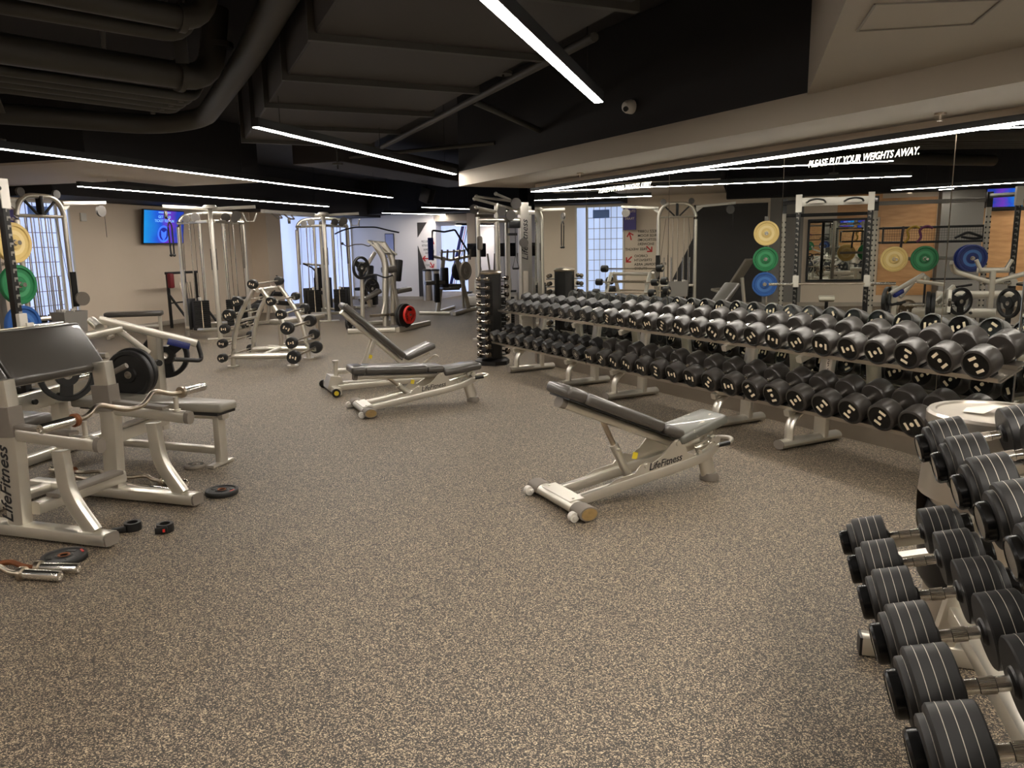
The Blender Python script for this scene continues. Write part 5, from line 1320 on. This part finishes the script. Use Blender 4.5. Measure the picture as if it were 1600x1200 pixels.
def arch_station(label, loc, rz, wd=0.38, extras=True, group=None):
    # an arched twin-post cable station, posts along local x
    t = thing('cable_station', label, 'machine', loc, rz, group)
    b = B(); b.tube([(-wd, 0, 0), (-wd, 0, 2.12), (-wd + 0.14, 0, 2.30), (wd - 0.14, 0, 2.30), (wd, 0, 2.12), (wd, 0, 0)], 0.036, 12, fil=0.15); b.build('arch_frame', SILVER, t)
    for z_, r_ in ((2.03, 0.022), (0.62, 0.03), (0.06, 0.04)):
        b = B(); b.tube([(-wd, 0, z_), (wd, 0, z_)], r_, 10); b.build('cross_bar', SILVER, t)
    b = B(); b.bar([(-wd, 0.3, 0.04), (-wd, -0.5, 0.04)], 0.08, 0.07); b.bar([(wd, 0.3, 0.04), (wd, -0.5, 0.04)], 0.08, 0.07); b.build('foot', SILVER, t)
    b = B()
    for k in (-0.62, -0.38, -0.05, 0.22, 0.45): b.cyl((wd * k, 0.03, 0.6), (wd * k, 0.03, 2.03), 0.009, seg=8)
    b.build('guide_rod', CHROME_D, t)
    stack(t, (-wd * 0.5, 0.1), 0.26, 0.12, top=1.2); stack(t, (wd * 0.5, 0.1), 0.26, 0.12, top=1.2)
    b = B(); b.bar([(-wd * 0.7, 0, 2.26), (-0.05, 0, 2.05)], 0.03, 0.03); b.bar([(wd * 0.7, 0, 2.26), (0.05, 0, 2.05)], 0.03, 0.03); b.bar([(0, 0, 2.05), (0, 0, 2.3)], 0.1, 0.05, up=(1, 0, 0)); b.build('top_brace', BLACKM, t)
    for s in (-1, 1):
        b = B(); b.bar([(s * wd, 0, 2.22), (s * (wd + 0.78), 0, 2.27)], 0.04, 0.05); b.build('boom', WHITEP, t)
        b = B(); b.prism([(s * wd, 2.22), (s * (wd + 0.16), 2.22), (s * wd, 2.10)], 0.01); b.build('gusset', WHITEP, t)
        pulley(t, (s * (wd + 0.68), 0, 2.14), (0, 1, 0), 0.085, 'boom_pulley')
        pulley(t, (s * (wd * 0.75), 0, 2.34), (0, 1, 0), 0.06)
        b = B(); b.cyl((s * (wd + 0.74), 0, 2.12), (s * (wd + 0.74), 0, 1.75), 0.004, seg=6); b.cyl((s * wd * 0.6, 0, 2.0), (s * wd * 0.95, 0, 0.9), 0.004, seg=6); b.build('cable', BLACKM, t)
    b = B(); b.box((wd, -0.04, 1.0), (0.09, 0.02, 0.5)); b.build('exercise_placard', BLACKM, t)
    b = B(); b.lathe([(0, -0.02), (0.10, -0.02), (0.10, 0.02), (0, 0.02)], (wd + 0.06, -0.1, 0.86), (0.3, 1, 0), 22); b.build('knob_disc', SILVER_D, t)
    return t
arch_station('arched silver cable station beside the near window, partly behind the coloured plates', (-0.62, 12.65, 0), 45)
t = thing('wipe_basket', 'wire basket with spray bottles hanging on the arched cable station', 'basket', (-0.42, 12.33, 0.42), 45)
b = B(); b.mesh([(-0.18, -0.12, 0), (0.18, -0.12, 0), (0.2, -0.14, 0.3), (-0.2, -0.14, 0.3), (-0.18, 0.08, 0), (0.18, 0.08, 0), (0.2, 0.1, 0.3), (-0.2, 0.1, 0.3)], [(0, 1, 2, 3), (5, 4, 7, 6), (1, 5, 6, 2), (4, 0, 3, 7), (0, 4, 5, 1)]); b.build('basket_wire', GREYP, t)
for x, lb in ((-0.08, 'pale spray bottle with purple label in the wire basket'), (0.08, 'pale spray bottle next to the other one in the basket')):
    v = Matrix.Rotation(PI / 4, 3, 'Z') @ Vector((x, -0.02, 0))
    q = thing('spray_bottle', lb, 'bottle', (-0.42 + v.x, 12.33 + v.y, 0.44), 45, 'spray bottles')
    b = B(); b.lathe([(0, 0), (0.04, 0), (0.04, 0.2), (0.015, 0.27), (0, 0.27)]); b.build('bottle_body', WHITEP, q)
    b = B(); b.cyl((0, 0, 0.05), (0, 0, 0.16), 0.041); b.build('bottle_label', PURPLE, q)
    b = B(); b.bar([(-0.05, 0, 0.30), (0.02, 0, 0.30)], 0.02, 0.03); b.cyl((0, 0, 0.26), (0, 0, 0.3), 0.012, seg=8); b.build('trigger', WHITEP, q)

# crossover at the end of the mirror wall
t = thing('cable_station', 'large silver cable station behind the chrome dumbbell tower at the end of the mirrors', 'machine', (5.5, 11.45, 0), 0)
b = B(); b.tube([(0.02, 0, 0), (0.02, 0, 2.0)], 0.035, 12); b.cyl((0.02, 0, 0), (0.02, 0, 0.02), 0.13); b.build('outer_post', SILVER, t)
b = B(); b.tube([(0.36, 0, 0.0), (0.36, 0, 2.22)], 0.036, 12); b.build('inner_post', SILVER, t)
b = B(); b.bar([(0.86, 0, 0), (0.86, 0, 2.24)], 0.16, 0.12, up=(0, 1, 0), rad=0.02); col = b.build('column', SILVER, t)
text('maker_lettering', 'LifeFitness', 0.16, INK, col, frame((0.86, -0.062, 1.62), (0, 0, 1), (-1, 0, 0)), 0.0008, 0.3, 0.001)
b = B(); b.box((0.86, -0.065, 0.86), (0.09, 0.008, 0.5)); b.build('exercise_placard', RINGM, col)
b = B(); b.bar([(1.12, 0.3, 0), (1.12, 0.3, 2.2)], 0.10, 0.12, up=(0, 1, 0)); b.bar([(0.66, 0.2, 0), (0.66, 0.2, 2.0)], 0.08, 0.06, up=(0, 1, 0)); b.build('rear_column', SILVER, t)
b = B(); b.tube([(0.02, 0, 1.95), (0.86, 0, 1.95)], 0.04, 12); b.bar([(0.02, 0.0, 2.08), (1.1, 0.05, 2.08)], 0.05, 0.07); b.build('cross_bar', SILVER, t)
for p, q in (((-0.08, -0.1, 2.28), (0.8, 0.1, 2.12)), ((0.28, -0.15, 2.36), (0.62, 0.0, 2.28)), ((-0.1, -0.2, 2.14), (0.62, 0.1, 2.06)), ((0.05, 0.1, 2.33), (0.9, 0.2, 2.26))):
    b = B(); b.tube([p, q], 0.022, 10); b.ball(p, 0.032); b.build('press_arm', SILVER, t)
for c, r_ in (((-0.07, -0.05, 2.12), 0.075), ((0.43, -0.05, 2.09), 0.075), ((0.58, -0.08, 2.03), 0.085), ((0.80, -0.12, 1.58), 0.075), ((0.70, -0.05, 2.22), 0.09)):
    pulley(t, c, (0.25, 1, 0.1), r_)
b = B(); b.box((0.02, -0.05, 1.58), (0.10, 0.05, 0.22), bev=0.03, seg=3); b.build('pulley_housing', SILVER_D, t)
b = B(); b.box((0.67, -0.02, 1.88), (0.2, 0.08, 0.12), bev=0.01); b.box((0.64, -0.02, 1.72), (0.16, 0.06, 0.04)); b.build('carriage', BLACKM, t)
b = B(); b.cyl((0.68, -0.05, 1.9), (0.68, -0.05, 1.38), 0.005, seg=6); b.cyl((0.02, -0.06, 1.5), (0.02, -0.06, 1.2), 0.005, seg=6); b.build('cable', BLACKM, t)
stack(t, (0.70, 0.4), 0.3, 0.14, top=1.9)
def d_handle(label, loc):
    t = thing('stirrup_handle', label, 'handle', loc, 0, 'stirrup handles')
    b = B(); b.tube([(0, 0, 0), (-0.06, 0, -0.22), (0.06, 0, -0.22)], 0.009, 8, closed=True); b.build('strap_triangle', BLACKM, t)
    b = B(); b.tube([(-0.055, 0, -0.225), (0.055, 0, -0.225)], 0.016, 10); b.build('grip', BLACKM, t)
d_handle('black triangular stirrup handle hanging above the dumbbell tower', (6.18, 11.4, 1.38))
d_handle('dark stirrup handle hanging from the outer post of the large cable station', (5.52, 11.38, 1.2))

# ============================================================ FIXED BARBELL RACK
# local x = bar direction (away from camera), y = across to the right is negative
br_c = (1.99, 10.72)
t = thing('barbell_rack', 'silver A-frame rack holding short fixed barbells', 'rack', (br_c[0], br_c[1], 0), 60)
# feet: local frame rotated 60: x=(.5,.866), y=(-.866,.5)
def lf(x, y):
    dx, dy = x - br_c[0], y - br_c[1]; c, s = math.cos(math.radians(60)), math.sin(math.radians(60))
    return (dx * c + dy * s, -dx * s + dy * c)
XN, XF = -0.36, 0.36
for x in (XN, XF):
    for s in (-1, 1):
        b = B(); b.tube([(x, s * 0.40, 0.0), (x, s * 0.37, 0.35), (x, s * 0.27, 0.68), (x, s * 0.05, 1.02)], 0.032, 12, fil=0.25); b.build('leg', SILVER, t)
        b = B(); b.cyl((x, s * 0.40, 0), (x, s * 0.40, 0.015), 0.075, seg=20); b.build('foot_disc', SILVER, t)
b = B(); b.tube([(XN, 0.0, 1.0), (XF, 0.0, 1.0)], 0.03, 12); b.build('ridge_tube', SILVER, t)
b = B(); b.tube([(XN, -0.39, 0.14), (XN, 0.39, 0.14)], 0.04, 12); b.tube([(XF, -0.39, 0.14), (XF, 0.39, 0.14)], 0.04, 12); b.tube([(XN, 0, 0.14), (XF, 0, 0.14)], 0.035, 12); b.tube([(XN, 0.3, 0.6), (XF, 0.3, 0.6)], 0.02, 8); b.build('base_tube', SILVER, t)
lev = [(0.14, 0.47), (0.33, 0.455), (0.52, 0.41), (0.70, 0.34), (0.87, 0.22)]
b = B()
for s in (-1, 1):
    for z, y in lev:
        for x in (XN, XF): b.bar([(x, s * (y - 0.10), z - 0.01), (x, s * (y + 0.02), z - 0.035)], 0.05, 0.014); b.box((x, s * (y + 0.03), z - 0.02), (0.05, 0.01, 0.04))
b.build('cradle', SILVER, t)
pbar = thing('fixed_barbell', 'x', 'barbell')
for s in (-1, 1):
    b = B(); b.lathe([(0, 0), (0.03, 0), (0.066, 0.006), (0.072, 0.02), (0.072, 0.10), (0.066, 0.112), (0.058, 0.114), (0.055, 0.108), (0, 0.108)], (s * 0.45, 0, 0), (s, 0, 0), 24); h_ = b.build('head', RUBBER, pbar)
    b = B()
    for k in (-1, 1): b.box((s * 0.5595, k * 0.030, 0), (0.003, 0.014, 0.036))
    b.cyl((s * 0.557, 0, 0), (s * 0.561, 0, 0), 0.010, seg=10); b.build('marking', CREAM, h_)
b = B(); b.cyl((-0.45, 0, 0), (0.45, 0, 0), 0.014, seg=10); b.build('shaft', CHROME_D, pbar)
fst = True
R60 = Matrix.Rotation(math.radians(60), 3, 'Z')
for s, nm in ((1, 'window'), (-1, 'mirror')):
    for k, (z, y) in enumerate(lev):
        o = pbar if fst else copy_tree(pbar); fst = False
        v = R60 @ Vector((0, s * y, z)); sc = (0.80, 0.82, 0.86, 1.05, 0.95)[k] if s > 0 else (1.2, 1.02, 1.15, 0.88, 0.80)[k]
        o.location = (br_c[0] + v.x, br_c[1] + v.y, z); o.rotation_euler = (random.uniform(-0.6, 0.6), 0, math.radians(60)); o.scale = (1, sc, sc)
        tag(o, f'short fixed barbell, {ORD[k]} rung from the floor on the {nm} side of the A-frame rack', 'barbell', 'fixed barbells on the A-frame rack')
o = copy_tree(pbar); o.location = (br_c[0], br_c[1], 1.09); o.rotation_euler = (0.3, 0, math.radians(60)); o.scale = (1, 0.85, 0.85); tag(o, 'short fixed barbell lying on the ridge of the A-frame rack', 'barbell', 'fixed barbells on the A-frame rack')

# ============================================================ PLATE-LOADED MACHINE WITH THE RED PLATE
t = thing('plate_loaded_machine', 'tall silver plate-loaded machine with arched arms and a red plate', 'machine', (4.7, 13.9, 0), 0)
def A(*p): return [(x - 4.7, y - 13.9, z) for x, y, z in p]
b = B(); b.bar(A((3.92, 13.7, 0.045), (4.72, 13.4, 0.045)), 0.08, 0.09); b.build('front_base', SILVER, t)
b = B(); b.bar(A((4.75, 13.35, 0.045), (5.75, 14.30, 0.045)), 0.08, 0.09); b.build('side_base', SILVER, t)
b = B(); b.bar(A((4.2, 13.6, 0.045), (4.5, 14.9, 0.045), (5.4, 15.0, 0.045)), 0.08, 0.08); b.build('rear_base', SILVER, t)
for dx in (0.0, 0.24):
    b = B(); b.tube(A((4.68 + dx, 13.8 + dx, 0.08), (4.70 + dx, 13.8 + dx, 0.85), (4.74 + dx, 13.8 + dx, 1.30), (4.55 + dx, 13.85 + dx, 1.62)), 0.045, 12, fil=0.3, ry=0.06); b.build('arched_arm', SILVER, t)
b = B(); b.tube(A((4.25, 13.85, 0.08), (4.28, 13.85, 1.0)), 0.04, 12); b.build('front_post', SILVER, t)
b = B(); b.bar(A((4.60, 13.75, 0.25), (4.82, 13.85, 1.03)), 0.07, 0.05, up=(0, 1, 0)); b.build('slant_post', SILVER, t)
b = B(); b.bar(A((4.9, 13.95, 1.0), (5.02, 14.0, 0.3)), 0.07, 0.06, up=(0, 1, 0)); b.build('rear_post', SILVER, t)
for k in range(4):
    x = 4.42 + k * 0.13
    b = B(); b.bar(A((x, 13.85 + 0.1 * k, 1.66 - 0.012 * k), (x + 0.24, 13.8 + 0.1 * k, 1.44 - 0.012 * k)), 0.05, 0.03); b.build('foot_bar', SILVER, t)
b = B(); b.bar(A((4.42, 13.85, 1.66), (4.85, 14.2, 1.63)), 0.04, 0.04); b.bar(A((4.66, 13.8, 1.44), (5.07, 14.15, 1.41)), 0.04, 0.04); b.build('platform_frame', SILVER, t)
b = B(); b.bar(A((4.25, 13.9, 1.0), (4.6, 14.0, 1.45)), 0.06, 0.06); b.bar(A((4.3, 13.9, 0.85), (4.5, 14.1, 0.45)), 0.07, 0.07); b.build('link_arm', SILVER, t)
b = B(); b.box(A((4.45, 13.95, 0.66))[0], (0.42, 0.26, 0.08), RY(-25), bev=0.02); b.build('leg_pad', VINYL, t)
b = B(); b.box(A((4.86, 14.0, 1.13))[0], (0.24, 0.3, 0.12), RY(-8), bev=0.03); b.build('back_roll', VINYL, t)
b = B(); b.box(A((5.12, 14.1, 0.72))[0], (0.36, 0.28, 0.08), RY(-8), bev=0.02); b.build('seat_pad', VINYL, t)
b = B(); b.box(A((5.12, 14.25, 1.10))[0], (0.11, 0.26, 0.42), RY(8), bev=0.03); b.build('head_pad', BLACKM, t)
b = B(); b.tube(A((4.3, 13.8, 1.02), (4.5, 13.75, 1.06), (4.7, 13.75, 0.98), (4.86, 13.8, 1.03)), 0.014, 8, fil=0.06); b.build('handle', BLACKM, t)
b = B(); b.tube(A((4.7, 13.6, 0.30), (5.1, 13.75, 0.30)), 0.02, 10); b.bar(A((4.35, 13.7, 0.30), (4.95, 13.8, 0.30)), 0.05, 0.05); b.build('weight_horn', CHROME_D, t)
G = 'plates on the machine with the red plate'
gym_plate('red slotted plate on the low horn of the tall machine', (5.03, 13.45, 0.30), -58, 0.17, 0.05, RED, group=G)
gym_plate('black plate behind the red plate, nearest to it', (4.98, 13.53, 0.28), -58, 0.225, 0.045, group=G, spokes=False)
gym_plate('black plate behind the red plate, innermost', (4.95, 13.58, 0.28), -58, 0.225, 0.045, group=G, spokes=False)
gym_plate('black slotted plate high on the window side of the tall machine', (4.24, 13.75, 1.18), -62, 0.21, 0.05, group=G)
gym_plate('black slotted plate at knee height inside the tall machine', (4.5, 14.0, 0.78), -62, 0.20, 0.05, group=G)
gym_plate('small black plate low behind the front base of the tall machine', (4.05, 13.95, 0.16), -50, 0.15, 0.045, group=G)

# ============================================================ PULLDOWN MACHINE AT THE BACK
t = thing('pulldown_machine', 'silver pulldown machine with a black bar frame before the lobby', 'machine', (7.0, 16.4, 0), 0)
def A2(*p): return [(x - 7.0, y - 16.4, z) for x, y, z in p]
b = B(); b.bar(A2((6.50, 16.7, 0.04), (7.05, 16.2, 0.04)), 0.08, 0.07); b.bar(A2((7.06, 16.0, 0.04), (8.3, 17.3, 0.04)), 0.08, 0.09); b.bar(A2((6.8, 16.5, 0.04), (7.9, 17.9, 0.04)), 0.07, 0.07); b.build('base_tube', SILVER, t)
b = B(); b.bar(A2((6.87, 16.5, 0.05), (7.05, 16.5, 1.32)), 0.10, 0.07, up=(0, 1, 0)); b.build('front_column', SILVER, t)
b = B(); b.bar(A2((7.8, 16.8, 0.05), (7.38, 16.5, 1.30)), 0.10, 0.06, up=(0, 1, 0)); b.bar(A2((7.62, 16.7, 0.1), (7.55, 16.6, 0.8)), 0.05, 0.05, up=(0, 1, 0)); b.build('rear_column', SILVER, t)
b = B(); b.tube(A2((6.75, 16.5, 1.28), (6.80, 16.5, 1.92), (7.09, 16.5, 1.88), (7.36, 16.5, 1.93), (7.72, 16.5, 1.36)), 0.022, 10, fil=0.04); b.build('bar_frame', BLACKM, t)
b = B(); b.bar(A2((6.74, 16.5, 1.34), (7.2, 16.45, 1.24), (7.72, 16.5, 1.32)), 0.05, 0.06); b.bar(A2((6.95, 16.45, 1.42), (7.6, 16.5, 1.45)), 0.03, 0.04); b.build('cross_arm', SILVER, t)
for x in (6.76, 6.98, 7.12, 7.28, 7.42, 7.55, 7.70):
    b = B(); b.bar(A2((x, 16.45, 1.24), (x + 0.02, 16.45, 1.48)), 0.04, 0.04, up=(0, 1, 0)); b.build('hand_grip', SILVER_D, t)
b = B(); b.cyl(A2((6.5, 16.3, 0.74))[0], A2((6.98, 16.3, 0.74))[0], 0.05); b.cyl(A2((6.98, 16.4, 0.66))[0], A2((7.42, 16.4, 0.64))[0], 0.05); b.build('thigh_roll', VINYL, t)
b = B(); b.box(A2((7.1, 16.3, 0.60))[0], (0.4, 0.3, 0.07), bev=0.02); b.build('seat_pad', VINYL, t)
b = B(); b.box(A2((6.78, 16.3, 0.62))[0], (0.12, 0.1, 0.66), bev=0.02); b.box(A2((7.0, 16.35, 0.85))[0], (0.16, 0.14, 0.45), bev=0.02); b.build('weight_shroud', BLACKM, t)
b = B(); b.box(A2((6.72, 16.44, 1.5))[0], (0.13, 0.02, 0.5)); b.build('placard', BLUE_T, t)
gym_plate('pale grey plate on the rear column of the pulldown machine', (7.62, 16.55, 0.98), -60, 0.22, 0.06, mat('pale_plate', (168, 160, 146), 0.5), spokes=False)
gym_plate('black plate behind the pale one on the pulldown machine', (7.50, 16.7, 0.98), -60, 0.22, 0.06, group=None, spokes=False)

# cardio machines beyond the pulldown machine
def cardio(label, loc, rz):
    t = thing('cross_trainer', label, 'machine', loc, rz, 'cardio machines beyond the cable station')
    b = B(); b.box((0, 0, 0.15), (0.6, 1.5, 0.25), bev=0.06); b.build('base_shroud', WHITEP, t)
    b = B(); b.bar([(0, -0.3, 0.2), (0, -0.15, 1.25)], 0.12, 0.1, up=(1, 0, 0)); b.build('mast', WHITEP, t)
    b = B(); b.box((0, -0.12, 1.45), (0.5, 0.06, 0.36), RX(-12), bev=0.02); b.build('console', GLASSD, t)
    b = B(); b.tube([(-0.32, 0.2, 0.3), (-0.34, -0.1, 0.9), (-0.30, 0.1, 1.35)], 0.025, 10, fil=0.15); b.tube([(0.32, 0.3, 0.3), (0.34, 0.0, 0.9), (0.30, 0.25, 1.35)], 0.025, 10, fil=0.15); b.build('arm_lever', SILVER_D, t)
    b = B(); b.cyl((-0.1, -0.55, 0.35), (0.1, -0.55, 0.35), 0.32, seg=28); b.build('flywheel_cover', WHITEP, t)
    b = B(); b.box((-0.18, 0.2, 0.36), (0.14, 0.4, 0.04)); b.box((0.18, 0.35, 0.36), (0.14, 0.4, 0.04)); b.build('pedal', BLACKM, t)
cardio('white cross trainer with dark console beyond the pulldown machine', (8.9, 18.6, 0), 150)
cardio('second white cross trainer, nearer the large cable station', (9.7, 18.4, 0), 150)
cardio('third white cross trainer, partly behind the outer post', (10.5, 18.2, 0), 150)

# ============================================================ STRETCHING CORNER BY THE LONG WALL
t = thing('accessory_rack', 'black accessory rack with hanging bars below the television', 'rack', P45(-11.1, 13.2), -45)
b = B()
for y in (-0.38, 0.1, 0.45): b.bar([(0, y, 0), (0, y, 1.12)], 0.05, 0.05, up=(1, 0, 0))
b.bar([(0, -0.42, 1.1), (0, 0.5, 1.1)], 0.05, 0.05); b.bar([(0, -0.4, 0.5), (0, 0.5, 0.5)], 0.03, 0.03); b.bar([(0.55, -0.42, 0.03), (0, -0.4, 0.7)], 0.04, 0.04); b.bar([(0.5, 0.4, 0.03), (0, 0.45, 0.6)], 0.04, 0.04)
b.build('frame', BLACKM, t)
b = B(); b.box((0.05, -0.35, 0.95), (0.1, 0.12, 0.3), bev=0.03); b.build('red_strap_bag', mat('dark_red_bag', (110, 22, 28), 0.6), t)
b = B()
for k in range(5): b.cyl((0.1 + 0.05 * k, 0.2 - 0.1 * k, 0.03), (0.02, 0.25 - 0.08 * k, 0.9), 0.012, seg=8)
b.build('exercise_bars', CHROME_D, t)
t = thing('abdominal_bench', 'dark abdominal bench in front of the black accessory rack', 'bench', P45(-9.6, 13.6), 20)
b = B(); b.bar([(-0.6, 0, 0.05), (0.6, 0, 0.05)], 0.07, 0.06); b.bar([(-0.5, -0.3, 0.04), (-0.5, 0.3, 0.04)], 0.06, 0.06); b.bar([(0.2, 0, 0.05), (0.3, 0, 0.6)], 0.06, 0.06, up=(1, 0, 0)); b.build('base_frame', SILVER, t)
b = B(); b.box((-0.1, 0, 0.38), (0.9, 0.28, 0.07), RY(-28), bev=0.025); b.build('back_pad', RUBBER, t)
b = B(); b.tube([(0.45, -0.2, 0.62), (0.45, 0.2, 0.62)], 0.05, 14); b.tube([(0.6, -0.2, 0.42), (0.6, 0.2, 0.42)], 0.05, 14); b.build('foot_roll', RUBBER, t)
b = B(); b.tube([(0.3, -0.1, 0.6), (0.5, -0.1, 0.95), (0.42, -0.1, 1.0)], 0.015, 8, fil=0.05); b.build('handle', BLACKM, t)
t = thing('flat_bench', 'long grey flat bench pad in front of the beige wall', 'bench', (0.5, 15.35, 0), -12)
b = B(); b.box((0, 0, 0.43), (0.95, 0.28, 0.09), bev=0.03, seg=3); b.build('bench_pad', VINYL, t)
b = B(); b.bar([(-0.42, -0.2, 0.03), (-0.42, 0.2, 0.03)], 0.05, 0.05); b.bar([(0.42, -0.2, 0.03), (0.42, 0.2, 0.03)], 0.05, 0.05); b.bar([(-0.42, 0, 0.03), (-0.42, 0, 0.4)], 0.06, 0.06, up=(1, 0, 0)); b.bar([(0.42, 0, 0.03), (0.42, 0, 0.4)], 0.06, 0.06, up=(1, 0, 0)); b.bar([(-0.45, 0, 0.2), (0.45, 0, 0.2)], 0.05, 0.05); b.build('bench_frame', SILVER, t)
# bench between barbell rack and window
t = thing('flat_bench', 'low flat bench with blue-grey pad behind the A-frame rack', 'bench', (2.75, 12.4, 0), 40)
b = B(); b.box((0, 0, 0.43), (1.1, 0.28, 0.07), bev=0.025); b.build('bench_pad', VINYL_L, t)
b = B(); b.bar([(-0.45, 0, 0.05), (0.5, 0, 0.05)], 0.07, 0.06); b.bar([(-0.45, 0, 0.05), (-0.45, 0, 0.4)], 0.06, 0.06, up=(1, 0, 0)); b.bar([(0.5, 0, 0.05), (0.5, 0, 0.4)], 0.06, 0.06, up=(1, 0, 0)); b.bar([(-0.45, -0.25, 0.03), (-0.45, 0.25, 0.03)], 0.05, 0.05); b.build('bench_frame', SILVER, t)
# machines in front of the frosted window
for k, (x, y, lb) in enumerate(((4.6, 18.6, 'dark seated machine in front of the frosted window, nearest the column'), (6.1, 19.6, 'dark seated machine in front of the frosted window, nearest the back wall'))):
    t = thing('seated_machine', lb, 'machine', (x, y, 0), 40, 'seated machines before the window')
    b = B(); b.bar([(-0.5, 0, 0.05), (0.5, 0, 0.05)], 0.08, 0.08); b.bar([(0.3, 0, 0.05), (0.25, 0, 1.15)], 0.08, 0.08, up=(1, 0, 0)); b.bar([(-0.4, -0.3, 0.04), (-0.4, 0.3, 0.04)], 0.06, 0.06); b.bar([(0.25, 0, 1.15), (-0.3, 0.1, 1.2)], 0.05, 0.05); b.build('frame', SILVER, t)
    b = B(); b.box((0, 0, 0.5), (0.4, 0.36, 0.08), bev=0.03); b.build('seat_pad', RUBBER, t)
    b = B(); b.box((0.2, 0, 0.85), (0.08, 0.34, 0.5), RY(8), bev=0.03); b.build('back_pad', RUBBER, t)
    b = B(); b.box((0.42, 0.1, 0.45), (0.2, 0.4, 0.8), bev=0.02); b.build('weight_shroud', BLACKM, t)
    b = B(); b.tube([(-0.3, 0.1, 1.2), (-0.35, -0.2, 1.1), (-0.2, -0.25, 0.9)], 0.02, 8, fil=0.08); b.build('handle', BLACKM, t)
